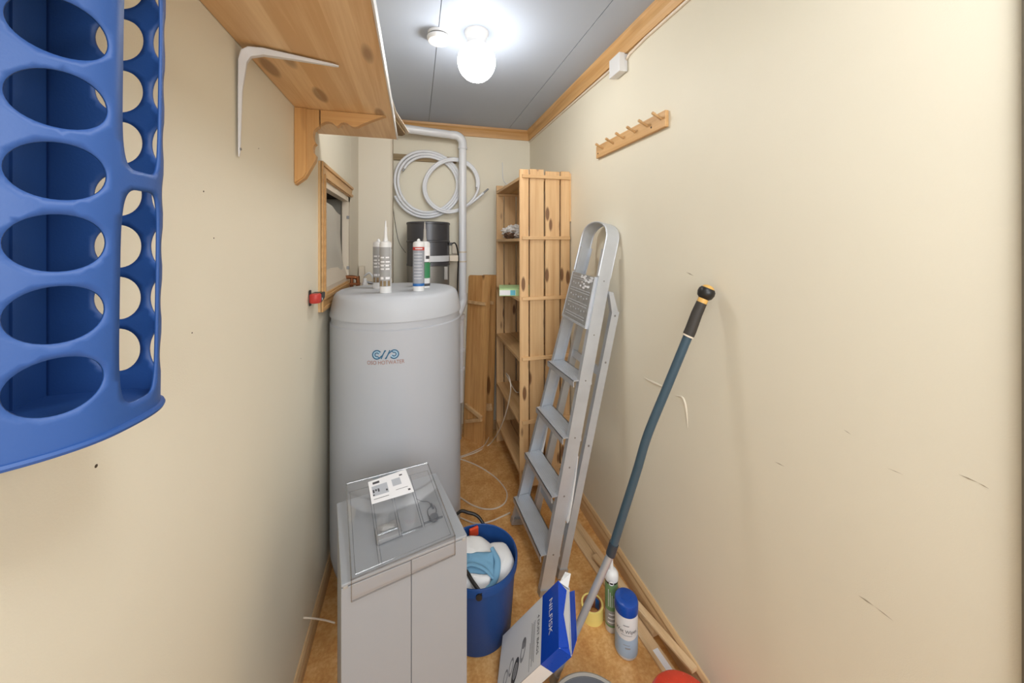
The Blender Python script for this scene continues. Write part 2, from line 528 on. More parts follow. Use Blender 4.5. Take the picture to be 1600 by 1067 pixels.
ceil = struct('ceiling', bx(-1.5, 1.6, -1.8, YB + 0.1, ZC + 0.006, ZC + 0.1), 'joint')
for a, b in ((XL - 0.15, 0.0905), (0.0935, 0.7085), (0.7115, XR + 0.1)):
    for y0, y1 in ((-0.3, 1.0485), (1.0495, YB + 0.05)):
        obj('ceiling_panel', bx(a, b, y0, y1, ZC, ZC + 0.006, 0.0), 'ceiling', ceil)

wr = struct('wall_right', bx(XR, XR + 0.1, 0.33, YB + 0.1, 0, ZC), 'wall')
struct('wall_back', bx(XL - 0.1, XR, YB, YB + 0.1, 0, ZC), 'wall')
# left wall with the hatch opening
HY0, HY1, HZ0, HZ1 = 1.66, 2.285, 1.258, 1.738
bm = bmesh.new()
box(bm, XL - 0.02, XL, -0.35, HY0, 0, ZC)
box(bm, XL - 0.02, XL, HY1, 2.336, 0, ZC)
box(bm, XL - 0.02, XL, HY0, HY1, 0, HZ0)
box(bm, XL - 0.02, XL, HY0, HY1, HZ1, ZC)
box(bm, XL - 0.26, XL - 0.24, -0.35, YB, 0, ZC)
wl = struct('wall_left', bm, 'wall')
obj('joint_gap', bx(XL - 0.02, XL - 0.008, 2.336, 2.341, 0, ZC), 'hole', wl)
obj('wall_panel', bx(XL - 0.02, XL, 2.341, YB, 0, ZC), 'board_beige', wl)
# boxed-in corner
cb_ = struct('wall_corner', bx(XL, -0.168, 2.636, YB, 0, ZC), 'board_beige', 'beige boxed-in duct in the back left corner')
obj('corner_strip', bx(-0.170, -0.160, 2.634, YB, 0, ZC), 'cream_paint', cb_)
# hall behind the doorway
struct('wall_hall', bx(-1.5, 1.6, -1.9, -1.8, 0, ZC), 'hall')
struct('wall_hall_left', bx(-1.6, -1.5, -1.9, -0.35, 0, ZC), 'hall')
struct('wall_hall_right', bx(1.6, 1.7, -1.9, 0.33, 0, ZC), 'hall')
struct('wall_front', bx(XR, 1.6, 0.23, 0.33, 0, ZC), 'wall')
struct('wall_front_left', bx(-1.5, XL - 0.02, -0.45, -0.35, 0, ZC), 'wall')
struct('trim_door', bx(XR - 0.012, XR, 0.26, 0.3235, 0, 2.1), 'trim_dark', 'dark edge of the door casing')

# crown mouldings
def crown_profile(s=1):
    return [(0, 0), (0.012, 0), (0.016, 0.018), (0.02, 0.03), (0.02, 0.05), (0.03, 0.062), (0.034, 0.076), (0, 0.076)]
bm = prism([(XR - u, ZC - 0.076 + v) for u, v in crown_profile()], 'y', 0.33, YB)
struct('trim_right', bm, 'trim_y', 'orange pine crown moulding along the right wall')
bm = prism([(YB - u, ZC - 0.076 + v) for u, v in crown_profile()], 'x', XL, XR - 0.012)
struct('trim_back', bm, 'trim_x', 'orange pine crown moulding along the back wall')
# baseboards
def base_profile(h, t):
    return [(0, 0), (t, 0), (t, h * 0.55), (t * 0.75, h * 0.72), (t * 0.8, h * 0.85), (t * 0.4, h), (0, h)]
struct('baseboard_right', prism([(XR - u, v) for u, v in base_profile(0.088, 0.017)], 'y', 0.33, YB), 'base_y', 'pale wood skirting along the right wall')
struct('baseboard_left', prism([(XL + u, v) for u, v in base_profile(0.065, 0.014)], 'y', -0.3, 2.636), 'base_y', 'wooden skirting along the left wall')
struct('baseboard_back', prism([(YB - u, v) for u, v in base_profile(0.07, 0.014)], 'x', -0.16, XR - 0.017), 'base_y', 'wooden skirting along the back wall')

# nail holes, scuffs and filler on the walls
for px, py, r in ((1344, 184, .0022), (1191, 317, .0018), (1343, 381, .0022), (1228, 626, .0018), (1341, 655, .0016), (1331, 857, .0022), (1369, 1020, .0026),
                  (1513, 756, .0026), (1081, 444, .0018), (1074, 459, .0018), (1007, 590, .003), (1063, 624, .0032), (1085, 212, .0018), (1350, 30, .0016),
                  (1068, 215, .0016), (1250, 631, .0016), (1176, 803, .0018), (1297, 912, .0018), (1141, 502, .0018), (1112, 823, .0016)):
    p = P(px, py, X=XR)
    obj('nail_hole', lathe([(0, -0.0006), (r, -0.0004), (r, 0.0)], p, 8, axis=(-1, 0, 0)), 'hole', wr)
for px, py, r in ((150, 728, .0022), (318, 299, .0016), (334, 372, .0014), (404, 232, .0014), (470, 560, .0016), (300, 520, .0013)):
    p = P(px, py, X=XL)
    obj('nail_hole', lathe([(0, 0.0006), (r, 0.0004), (r, 0.0)], p, 8, axis=(1, 0, 0)), 'hole', wl)
for (a, b, wd) in (((1341, 930), (1366, 947), .0018), ((1366, 947), (1397, 971), .0010), ((1498, 741), (1528, 754), .0012), ((1528, 754), (1546, 764), .0008),
                   ((1210, 721), (1226, 729), .0012), ((1318, 671), (1330, 679), .0008), ((1386, 731), (1412, 742), .0006), ((1072, 425), (1084, 431), .002)):
    pa, pb = P(*a, X=XR - 0.0004), P(*b, X=XR - 0.0004)
    d = (pb - pa); nn = Vector((0, -d.z, d.y)).normalized() * wd
    bm = bmesh.new()
    mid = (pa + pb) / 2
    bm.faces.new([bm.verts.new(q) for q in (pa, mid + nn, pb, mid - nn)])
    obj('scuff_mark', bm, 'scuff', wr)
for pts in (((1007, 590), (1018, 596), (1034, 603), (1046, 607)), ((1056, 618), (1068, 622), (1073, 640), (1075, 668))):
    obj('filler_patch', tube(smooth_path([P(*q, X=XR + 0.0022) for q in pts], 5), [0.002 + 0.004 * sin(pi * min(1, (k + 1) / 17)) for k in range(16)], 8, sy=1.0), 'filler', wr, True)

# ------------------------------------------------------------------ hatch in the left wall
hatch = struct('window_1', bx(XL - 0.02, XL - 0.001, HY1 - 0.03, HY1, HZ0, HZ1), 'cream_paint', 'wood-framed service hatch in the left wall with a loose plastic sheet')
def casing(name, pts, m):
    # pts in (y,z): outer a, outer b, inner b, inner a ; two steps deep
    bm = prism(pts, 'x', XL, XL + 0.012)
    return obj(name, bm, m, hatch)
OY0, OY1, OZ0, OZ1 = 1.592, 2.336, 1.192, 1.802
casing('casing_strip', [(OY0, OZ0), (OY0, OZ1), (HY0, HZ1), (HY0, HZ0)], 'trim_z')
casing('casing_strip', [(OY0, OZ1), (OY1, OZ1), (HY1, HZ1), (HY0, HZ1)], 'trim_y')
casing('casing_strip', [(OY0, OZ0), (OY1, OZ0), (HY1, HZ0), (HY0, HZ0)], 'trim_y')
bm = bmesh.new()
for e in (0.0, 0.045):
    y0, y1, z0, z1 = OY0 + e, OY1 - e * 0.3, OZ0 + e, OZ1 - e
    wd = 0.014
    prism([(y0, z0), (y0, z1), (y0 + wd, z1 - wd), (y0 + wd, z0 + wd)], 'x', XL + 0.01, XL + 0.018, bm)
    prism([(y0, z1), (y1, z1), (y1 - wd, z1 - wd), (y0 + wd, z1 - wd)], 'x', XL + 0.01, XL + 0.018, bm)
    prism([(y0, z0), (y1, z0), (y1 - wd, z0 + wd), (y0 + wd, z0 + wd)], 'x', XL + 0.01, XL + 0.018, bm)
obj('casing_bead', bm, 'trim_y', hatch)
# lining of the opening
bm = bmesh.new()
box(bm, XL - 0.03, XL + 0.004, HY0, HY1, HZ1 - 0.028, HZ1)
box(bm, XL - 0.03, XL + 0.004, HY0, HY0 + 0.02, HZ0, HZ1)
box(bm, XL - 0.03, XL + 0.004, HY1 - 0.045, HY1 + 0.01, HZ0, HZ1)
box(bm, XL - 0.03, XL + 0.002, HY0, HY1, HZ0, HZ0 + 0.02)
obj('inner_frame', bm, 'cream_paint', hatch)
obj('sill_panel', prism([(XL + 0.002, HZ0 + 0.02), (XL - 0.16, HZ0 + 0.05), (XL - 0.17, HZ0 + 0.11), (XL - 0.02, HZ0 + 0.085)], 'y', HY0 + 0.02, HY1 - 0.045), 'cream_paint', hatch)
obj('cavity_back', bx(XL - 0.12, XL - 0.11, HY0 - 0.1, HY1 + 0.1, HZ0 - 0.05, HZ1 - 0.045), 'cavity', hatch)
obj('cavity_top', bx(XL - 0.2, XL - 0.02, HY0 - 0.1, HY1 + 0.1, HZ1 - 0.01, HZ1 + 0.01), 'cavity_shade', hatch)
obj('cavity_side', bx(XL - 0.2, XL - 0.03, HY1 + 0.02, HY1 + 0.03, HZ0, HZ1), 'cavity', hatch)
# hanging plastic sheet
bm = bmesh.new()
G = 14
g = [[None] * (G + 1) for _ in range(G + 1)]
for i in range(G + 1):
    for j in range(G + 1):
        u, v = i / G, j / G
        y = 1.682 + u * (0.553 - 0.022 * v)
        z = 1.295 + v * (0.385 - 0.05 * u)
        x = XL - 0.022 - 0.008 * v + 0.008 * sin(9 * u + 3 * v) + 0.006 * mn.noise((u * 4, v * 4, 1))
        g[i][j] = bm.verts.new((x, y, z))
for i in range(G):
    for j in range(G):
        bm.faces.new((g[i][j], g[i + 1][j], g[i + 1][j + 1], g[i][j + 1]))
o = obj('plastic_sheet', bm, 'film', hatch, True, label='loose greyish plastic sheet in the hatch')
obj('plastic_strip', tube([(XL - 0.02, 1.72, 1.70), (XL - 0.05, 1.70, 1.62), (XL - 0.055, 1.695, 1.50)], 0.012, 8, sy=0.4), 'film', hatch, True)
for z in (1.61, 1.32):
    obj('hatch_catch', bx(XL - 0.006, XL + 0.008, HY1 - 0.05, HY1 - 0.038, z, z + 0.018, 0.002), 'steel', hatch)

# ================================================================== CEILING LAMP, DETECTOR
lp = thing('ceiling_lamp', 'lit white globe lamp on a flared white base in the middle of the ceiling', 'lamp', (0.252, 1.53, ZC))
obj('lamp_base', lathe([(0, ZC), (0.052, ZC), (0.052, ZC - 0.008), (0.044, ZC - 0.022), (0.040, ZC - 0.045), (0.046, ZC - 0.06), (0, ZC - 0.06)], (0.252, 1.53, 0), 40), 'white', lp, True)
R = 0.081
prof = [(R * sin(t), ZC - 0.05 - R * 0.95 - R * 1.02 * -cos(t)) for t in [pi * k / 24 for k in range(3, 25)]]
globe = obj('lamp_globe', lathe([(r, z) for r, z in prof], (0.252, 1.53, 0), 40), 'lamp', lp, True)
sd = thing('smoke_detector', 'round white smoke detector on the ceiling beside the globe lamp', 'smoke detector', (0.095, 1.578, ZC))
obj('mount_plate', lathe([(0, 0), (0.047, 0), (0.047, -0.012), (0, -0.012)], (0.095, 1.578, ZC), 40), 'white', sd, True)
obj('sensor_ring', lathe([(0.041, -0.012), (0.041, -0.017), (0, -0.017)], (0.095, 1.578, ZC), 40), 'joint', sd, True)
obj('detector_body', lathe([(0.046, -0.017), (0.050, -0.020), (0.050, -0.028), (0.044, -0.037), (0.02, -0.042), (0, -0.042)], (0.095, 1.578, ZC), 40), 'white', sd, True)
obj('test_button', lathe([(0.009, -0.04), (0.009, -0.0445), (0, -0.0445)], (0.098, 1.572, ZC), 16), 'white', sd, True)

# ================================================================== WALL SHELF, LEFT
SX = -0.0765
sh = thing('wall_shelf', 'long pine wall shelf seen from below, high on the left wall', 'shelf', (XL, 0.6, 1.91))
obj('shelf_board', bx(XL + 0.001, SX - 0.002, -0.3, 1.594, 1.910, 1.930, 0.001), 'shelf_wood', sh)
obj('front_edging', bx(SX - 0.002, SX + 0.002, -0.3, 1.594, 1.908, 1.938), 'white', sh, label='thin white front edging')
# thing lying on it and poking out past the end
bm = bmesh.new()
a, b_, c_, d_ = Vector((-0.075, 1.36, 1.942)), Vector((-0.055, 1.75, 1.950)), Vector((-0.11, 1.77, 1.995)), Vector((-0.13, 1.36, 1.985))
for off in ((0, 0, 0),):
    bm.faces.new([bm.verts.new(q) for q in (a, b_, c_, d_)])
bb = thing('rolled_vinyl_sheet', 'off-white folded sheet with brown underside poking past the end of the pine shelf', 'sheet', (-0.11, 1.5, 1.931))
o = obj('outer_layer', prism([(-0.30, 1.20), (-0.079, 1.20), (-0.070, 1.36), (-0.030, 1.60), (-0.034, 1.63), (-0.060, 1.615), (-0.30, 1.60)], 'z', 1.946, 1.949), 'cream_paint', bb)
o = obj('inner_layer', prism([(-0.29, 1.21), (-0.085, 1.21), (-0.073, 1.42), (-0.044, 1.585), (-0.058, 1.61), (-0.29, 1.59)], 'z', 1.931, 1.945), 'grey_wood', bb, label='brown underside')

# scalloped bracket
wb = thing('scalloped_bracket', 'carved pine bracket with scalloped edge under the far end of the wall shelf', 'bracket', (XL, 1.315, 1.91))
s_ = 0.000321
leg = [(240, 200), (240, 370), (215, 385), (192, 415), (185, 450), (188, 500), (198, 530), (212, 545), (192, 565), (184, 600), (188, 640), (200, 655), (212, 670), (205, 720), (160, 810), (110, 905), (25, 975), (20, 975), (20, 200)]
obj('upright', prism([(XL + 0.001 + (x - 20) * s_, 1.909 - (y - 200) * s_) for x, y in leg], 'y', 1.304, 1.328), 'bracket_wood', wb)
obj('wall_cleat', prism([(XL + 0.001, 1.909), (XL + 0.034, 1.909), (XL + 0.034, 1.70), (XL + 0.026, 1.685), (XL + 0.001, 1.665)], 'y', 1.297, 1.304), 'bracket_wood', wb)
arm = [(245, 0), (880, 0), (850, 8), (740, 60), (640, 112), (600, 138), (560, 148), (530, 138), (500, 116), (470, 108), (440, 114), (415, 140), (395, 156), (378, 140), (355, 122), (320, 112), (290, 116), (262, 130), (245, 146)]
obj('arm', prism([(XL + 0.004 + (x - 20) * s_ , 1.909 - y * s_) for x, y in arm], 'y', 1.304, 1.328), 'bracket_wood_x', wb)

# white steel angle bracket
mb = thing('steel_shelf_bracket', 'white steel angle bracket under the pine wall shelf', 'bracket', (XL, 0.92, 1.66))
yb = 0.915
dirx, diry = Vector((0.19, 0.045, 0)).normalized(), None
def strip(path, wds, ths, nrmax):
    """ribbed pressed strip: path of centres, widths, thickness; width axis fixed"""
    bm = bmesh.new(); prev = None
    for i, p in enumerate(path):
        t = (path[min(i + 1, len(path) - 1)] - path[max(i - 1, 0)]).normalized()
        wv = nrmax; nv = t.cross(wv).normalized()
        w_, h = wds[i], ths[i]
        ring = [bm.verts.new(p + wv * (-w_ / 2)), bm.verts.new(p + wv * (-w_ / 4) + nv * h), bm.verts.new(p + wv * (w_ / 4) + nv * h), bm.verts.new(p + wv * (w_ / 2)), bm.verts.new(p + wv * (w_ / 2) - nv * 0.002), bm.verts.new(p - wv * (w_ / 2) - nv * 0.002)]
        if prev:
            for k in range(6): bm.faces.new((prev[k], prev[(k + 1) % 6], ring[(k + 1) % 6], ring[k]))
        else: bm.faces.new(ring)
        prev = ring
    bm.faces.new(prev[::-1])
    return bm
wax = Vector((-0.23, 0.973, 0)).normalized()
o3 = Vector((XL + 0.004, 0.915, 1.905))
path = [o3 + dirx * 0.0 + Vector((0, 0, -0.245)), o3 + Vector((0, 0, -0.235)), o3 + Vector((0, 0, -0.1)), o3 + Vector((0.001, 0, -0.035)), o3 + dirx * 0.006 + Vector((0, 0, -0.014)), o3 + dirx * 0.018 + Vector((0, 0, -0.004)), o3 + dirx * 0.045, o3 + dirx * 0.1, o3 + dirx * 0.185, o3 + dirx * 0.198]
wd = [0.006, 0.012, 0.017, 0.022, 0.024, 0.025, 0.024, 0.02, 0.013, 0.006]
th_ = [0.001, 0.003, 0.007, 0.014, 0.018, 0.018, 0.012, 0.008, 0.003, 0.001]
bm = strip(path, wd, [-t for t in th_], wax)
obj('bracket_strip', bm, 'white_metal', mb, True)
for dz in (-0.052, -0.228):
    obj('screw', lathe([(0, 0.0035), (0.003, 0.003), (0.0035, 0)], (XL + 0.008 if dz > -0.1 else XL + 0.006, 0.915, 1.905 + dz), 10, axis=(1, 0, 0)), 'steel', mb)

# ================================================================== BLUE PERFORATED BAG HOLDER (near left)
bk = thing('bag_dispenser', 'blue plastic bag dispenser with rows of round holes hanging on the left wall', 'bag dispenser', (XL, 0.40, 1.30))
ctrl = [(-0.377, 0.492), (-0.345, 0.492), (-0.315, 0.492), (-0.292, 0.490), (-0.276, 0.483), (-0.266, 0.468), (-0.2615, 0.449), (-0.263, 0.425), (-0.270, 0.398), (-0.285, 0.378), (-0.307, 0.362), (-0.335, 0.35), (-0.362, 0.34), (-0.377, 0.336)]
dense = [(p.x, p.y) for p in smooth_path([(x, y, 0) for x, y in ctrl], 40)]
arc = [0]
for a, b in zip(dense, dense[1:]): arc.append(arc[-1] + math.dist(a, b))
def at_s(s):
    s = max(0, min(arc[-1], s))
    for i in range(len(arc) - 1):
        if arc[i + 1] >= s:
            t = (s - arc[i]) / max(1e-9, arc[i + 1] - arc[i])
            return (dense[i][0] + (dense[i + 1][0] - dense[i][0]) * t, dense[i][1] + (dense[i + 1][1] - dense[i][1]) * t)
    return dense[-1]
def s_of(x, y):
    return arc[min(range(len(dense)), key=lambda i: math.dist(dense[i], (x, y)))]
BZ0, BZT = 1.298, 1.868
def bk_map(s, z):
    x, y = at_s(s)
    k = 1 + 0.05 * (z - BZ0) / 0.5          # widens slightly upwards
    return Vector((XL + (x - XL) * k + 0.0, y + 0.0, z))
from mathutils.geometry import delaunay_2d_cdt
PIT, PIT2 = 0.0568, 0.0586
ZR0 = 1.353
sA = s_of(-0.342, 0.492); sB = s_of(-0.291, 0.490)
sC = sB + 0.044
sD = s_of(-0.2650, 0.415) + 0.006
sE = sD + 0.005
sF = sE + 0.060
holes = []                                   # (s, z, half width, half height, power)
for k in range(9):
    z = ZR0 + k * PIT
    if z + 0.024 < BZT - 0.008:
        holes.append(((sA + sB) / 2, z, 0.0215, 0.0235, 2.0)); holes.append(((sB + sC) / 2, z, 0.0175, 0.0235, 2.0))
    z = ZR0 + k * PIT2
    if z + 0.024 < BZT - 0.008: holes.append(((sE + sF) / 2, z, 0.0272, 0.0235, 2.0))
for h0, h1 in ((1.318, 1.521), (1.539, 1.739), (1.757, 1.856)):
    holes.append(((sC + sD) / 2, (h0 + h1) / 2, (sD - sC) / 2 - 0.003, (h1 - h0) / 2, 5.0))
def hval(s, z, h, grow=0.0):
    return (abs(s - h[0]) / (h[2] + grow)) ** h[4] + (abs(z - h[1]) / (h[3] + grow)) ** h[4]
pts2, edges2 = [], []
for h in holes:
    n = 40 if h[4] < 3 else 90
    i0 = len(pts2)
    for k in range(n):
        t = 2 * pi * k / n
        ct, st = cos(t), sin(t)
        pts2.append((h[0] + h[2] * math.copysign(abs(ct) ** (2 / h[4]), ct), h[1] + h[3] * math.copysign(abs(st) ** (2 / h[4]), st)))
        edges2.append((i0 + k, i0 + (k + 1) % n))
NS, NZ = 64, 130
for i in range(NS + 1):
    for j in range(NZ + 1):
        s = arc[-1] * i / NS; z = BZ0 + (BZT - BZ0) * j / NZ
        if all(hval(s, z, h, 0.0030) > 1 for h in holes): pts2.append((s, z))
vo, eo, fo, _, _, _ = delaunay_2d_cdt([Vector(p) for p in pts2], edges2, [], 0, 1e-6)
shell = bmesh.new()
vv = [shell.verts.new(bk_map(p.x, p.y)) for p in vo]
for f in fo:
    cx_, cz_ = sum(vo[i].x for i in f) / len(f), sum(vo[i].y for i in f) / len(f)
    if all(hval(cx_, cz_, h) > 0.995 for h in holes):
        try: shell.faces.new([vv[i] for i in f])
        except ValueError: pass
for v in [v for v in shell.verts if not v.link_faces]: shell.verts.remove(v)
o = obj('perforated_shell', shell, 'blue_basket', bk, True)
md = o.modifiers.new('thick', 'SOLIDIFY'); md.thickness = 0.0024; md.offset = 0
bm = bx(XL + 0.002, XL + 0.0045, 0.337, 0.492, BZ0 + 0.01, BZT)
for yy in (0.375, 0.41, 0.455):
    box(bm, XL + 0.0045, XL + 0.007, yy, yy + 0.006, BZ0 + 0.01, BZT)
obj('back_panel', bm, 'blue_basket', bk)
outl = [at_s(arc[-1] * k / 60) for k in range(61)]
obj('bottom_plate', prism(outl, 'z', 1.306, 1.3095), 'blue_basket', bk)
obj('bottom_rim', tube([(XL + (x - XL) * 1.012, y * 1.0 + 0.001, 1.2985) for x, y in outl], 0.0035, 8), 'blue_basket', bk, True)
obj('top_rim', tube([bk_map(arc[-1] * k / 60, BZT) for k in range(61)], 0.003, 8), 'blue_basket', bk, True)
# crumpled film bag hung behind it
bm = bmesh.new()
G = 10
g = [[bm.verts.new((XL + 0.006 + 0.012 * abs(mn.noise((i * .7, j * .6, 3))) + 0.002, 0.497 + 0.055 * (i / G) * (0.35 + 0.65 * abs(sin(j * 0.95 + 0.5))), 1.905 - 0.135 * j / G)) for j in range(G + 1)] for i in range(G + 1)]
for i in range(G):
    for j in range(G): bm.faces.new((g[i][j], g[i + 1][j], g[i + 1][j + 1], g[i][j + 1]))
tag(obj('plastic_film', bm, 'film', None, False), 'scrap of crumpled clear film on the left wall behind the blue bag dispenser', 'plastic film')

# ================================================================== WATER HEATER
TX, TY, TR = -0.080, 1.764, 0.289
tk = thing('water_heater', 'tall white cylindrical water heater standing by the left wall', 'water heater', (TX, TY, 0))
obj('tank_body', lathe([(0, 0.045), (0.225, 0.045), (0.255, 0.055), (0.276, 0.085), (TR - 0.003, 0.13), (TR - 0.001, 0.2), (TR - 0.001, 1.125), (TR - 0.006, 1.130), (TR - 0.006, 1.158), (0, 1.158)], (TX, TY, 0), 96), 'tank', tk, True)
obj('tank_lid', lathe([(TR - 0.01, 1.156), (TR, 1.158), (TR + 0.0005, 1.163), (TR - 0.008, 1.205), (TR - 0.016, 1.238), (TR - 0.024, 1.250), (TR - 0.038, 1.258), (0.19, 1.261), (0, 1.262)], (TX, TY, 0), 96), 'tank_lid', tk, True)
for a in (0.6, 2.2, 3.9, 5.4):
    obj('foot', lathe([(0, 0), (0.022, 0), (0.022, 0.006), (0.012, 0.012), (0.012, 0.05), (0, 0.05)], (TX + 0.19 * cos(a), TY + 0.19 * sin(a), 0), 16), 'dark', tk, True)
phi = atan2(1.472 - TY, -0.1155 - TX)
lm = cyl_map(TX, TY, 1.036, phi, TR)
def arcpts(cx, cy, r, a0, a1, n=24):
    return [(cx + r * cos(radians(a0 + (a1 - a0) * k / n)), cy + r * sin(radians(a0 + (a1 - a0) * k / n))) for k in range(n + 1)]
def emblem():
    """two mirrored coils joined by slanting strokes"""
    d = bmesh.new(); l = bmesh.new()
    for sg in (1, -1):
        def q(pts): return [(sg * x, sg * y) for x, y in pts]
        cx = -0.0325
        ribbon(q(arcpts(cx, 0, 0.0165, 35, 330) + [(cx + 0.021, -0.003), (cx + 0.029, 0.011), (cx + 0.034, 0.0165)]), 0.0042, d, 0.0008)
        ribbon(q(arcpts(cx, 0, 0.0118, 10, 300)), 0.0042, l, 0.0006)
        ribbon(q(arcpts(cx, 0, 0.0072, 20, 290) + [(cx + 0.006, -0.010), (cx + 0.010, -0.0125)]), 0.0036, d, 0.0008)
        ribbon(q([(cx + 0.0105, 0.0045), (cx - 0.001, -0.0005), (cx + 0.004, -0.004)]), 0.003, l, 0.0006)
        ribbon(q([(-0.0165, -0.0165), (-0.002, 0.0165)]), 0.0042, d, 0.0008)
    return d, l
d, l = emblem()
obj('emblem', map_bm(d, lm), 'logo_blue', tk, label='blue double-coil emblem')
stuff(obj('emblem_fill', map_bm(l, lm), 'logo_light', tk))
tb = text_bm('OSO HOTWATER', 0.0235, 0, 1.0)
xs = [v.co.x for v in tb.verts]; k = 0.142 / (max(xs) - min(xs)); 
map_bm(tb, lambda c: Vector((c.x * k, c.y * 0.92 - 0.0315, 0.0009)))
obj('lettering', map_bm(tb, lm), 'logo_red', tk, label='OSO HOTWATER lettering')

# ================================================================== SEALANT CARTRIDGES
def cartridge(x, y, z0, label, face, kind, tip, lean=0):
    t = thing('sealant_cartridge', label, 'sealant tube', (x, y, z0), 'sealant cartridges on the water heater' if z0 > 1 else None)
    r = 0.0242; h = 0.205
    obj('cartridge_tube', lathe([(0, 0.004), (r - 0.003, 0.004), (r - 0.003, 0), (r, 0), (r, h), (r - 0.002, h + 0.008), (r - 0.012, h + 0.012), (0, h + 0.012)], (x, y, z0), 32), 'white', t, True)
    R2 = r + 0.0005
    def sleeve(a, b, m, name='label_band', a0=0, a1=2 * pi, rr=R2):
        obj(name, lathe([(rr, a), (rr, b)], (x, y, z0), 32, a0, a1), m, t, True)
    bars = bmesh.new()
    if kind == 'grey':
        sleeve(0.028, 0.192, 'label_grey', 'label_band', face - 1.35, face + 0.95)
        for zz in (0.146, 0.128, 0.112, 0.098, 0.062, 0.058):
            for kk in range(2): patch(x, y, R2 + 0.0004, face - 0.9 + kk * 0.9, face - 0.15 + kk * 0.9 - random.random() * 0.2, z0 + zz, z0 + zz + 0.006, bars)
        patch(x, y, R2 + 0.0004, face - 1.3, face + 0.9, z0 + 0.118, z0 + 0.1195, bars)
        stuff(obj('print_lines', bars, 'white_print', t))
        d2 = bmesh.new()
        for a in (-1.0, -0.35, 0.35): patch(x, y, R2 + 0.0005, face + a, face + a + 0.42, z0 + 0.030, z0 + 0.052, d2)
        stuff(obj('pictogram_row', d2, 'grey_wood', t))
        sleeve(0.182, 0.192, 'dark', 'label_band', face + 1.15, face + 1.6)
        sleeve(0.06, 0.180, 'label_grey', 'label_band', face + 1.15, face + 1.7)
    elif kind == 'redblue':
        sleeve(0.03, 0.178, 'label_blue_grey')
        sleeve(0.178, 0.192, 'red_print', rr=R2 + 0.0002)
        sleeve(0.022, 0.034, 'mid_blue', rr=R2 + 0.0002)
        for q in range(9): patch(x, y, R2 + 0.0004, face - 0.9, face + 0.5 + 0.3 * random.random(), z0 + 0.055 + q * 0.0135, z0 + 0.0565 + q * 0.0135, bars)
        patch(x, y, R2 + 0.0007, face - 0.6, face + 0.7, z0 + 0.183, z0 + 0.187, bars)
        stuff(obj('print_lines', bars, 'white_print', t))
    elif kind == 'green':
        sleeve(0.045, 0.118, 'green_print')
        sleeve(0.118, 0.19, 'white_print')
        sleeve(0.008, 0.02, 'dark_print')
        patch(x, y, R2 + 0.0004, face + 0.2, face + 1.0, z0 + 0.135, z0 + 0.15, bars)
        patch(x, y, R2 + 0.0004, face - 0.4, face + 1.0, z0 + 0.118, z0 + 0.121, bars)
        stuff(obj('print_lines', bars, 'dark_print', t))
    top = z0 + h + 0.010
    if tip == 'nipple':
        obj('nipple', lathe([(0.008, 0), (0.0075, 0.004), (0.0065, 0.009), (0.003, 0.013), (0, 0.0135)], (x, y, top), 16), 'white', t, True)
    else:
        mname = 'white' if tip == 'white' else 'grey_rim'
        obj('nozzle', lathe([(0.010, 0), (0.010, 0.006), (0.007, 0.02), (0.0058, 0.055), (0.0055, 0.06), (0.004, 0.062), (0.003, 0.095 if tip == 'grey' else 0.088), (0, 0.095 if tip == 'grey' else 0.088)], (x, y, top), 16), mname, t, True)
    return t
TZ = 1.2615
def facing(x, y): return atan2(-y, -x)
cartridge(-0.168, 1.765, TZ, 'grey-labelled sealant tube with a white nipple, behind the one with the white nozzle', facing(-0.168, 1.765), 'grey', 'nipple')
cartridge(-0.124, 1.600, TZ, 'grey-labelled sealant tube with a tall white nozzle, front left on the water heater', facing(-0.124, 1.6), 'grey', 'white')
cartridge(0.011, 1.625, TZ, 'sealant tube with red top band and blue bottom band on the water heater', facing(0.011, 1.625), 'redblue', 'nipple')
cartridge(0.040, 1.745, TZ, 'green and white sealant tube with a grey nozzle, behind the red-banded tube', facing(0.04, 1.745) , 'green', 'grey')

# ================================================================== CENTRAL VACUUM CAN
VX, VY = 0.085, 2.600
vc = thing('vacuum_canister', 'dark grey central vacuum canister on the back wall behind the water heater', 'vacuum cleaner', (VX, VY, 0.75))
obj('motor_housing', lathe([(0, 1.617), (0.143, 1.617), (0.150, 1.612), (0.150, 1.602), (0.146, 1.600), (0.146, 1.490), (0.150, 1.486), (0.150, 1.478), (0.146, 1.476)], (VX, VY, 0), 64), 'vac_dark', vc, True)
obj('middle_section', lathe([(0.146, 1.476), (0.146, 1.330), (0.149, 1.326), (0.149, 1.316), (0.1445, 1.314)], (VX, VY, 0), 64), 'vac_dark', vc, True)
obj('dust_bin', lathe([(0.1445, 1.314), (0.1445, 1.06), (0.143, 0.78), (0.13, 0.76), (0, 0.76)], (VX, VY, 0), 64), 'vac_mid', vc, True)
ph0 = -pi / 2
obj('strap', lathe([(0.1475, 1.345), (0.1515, 1.345), (0.1515, 1.385), (0.1475, 1.385)], (VX, VY, 0), 40, ph0 - 0.35, ph0 + 1.45), 'white_metal', vc, True)
obj('strap_bracket', bx(VX + 0.142, VX + 0.2, 2.52, YB, 1.345, 1.385, 0.002), 'cream_paint', vc)
obj('latch', bx(VX + 0.10, VX + 0.125, VY - 0.12, VY - 0.085, 1.22, 1.31, 0.003), 'grey_rim', vc)
obj('power_socket', bx(VX + 0.135, VX + 0.16, VY - 0.08, VY - 0.05, 1.455, 1.475, 0.003), 'dark', vc)
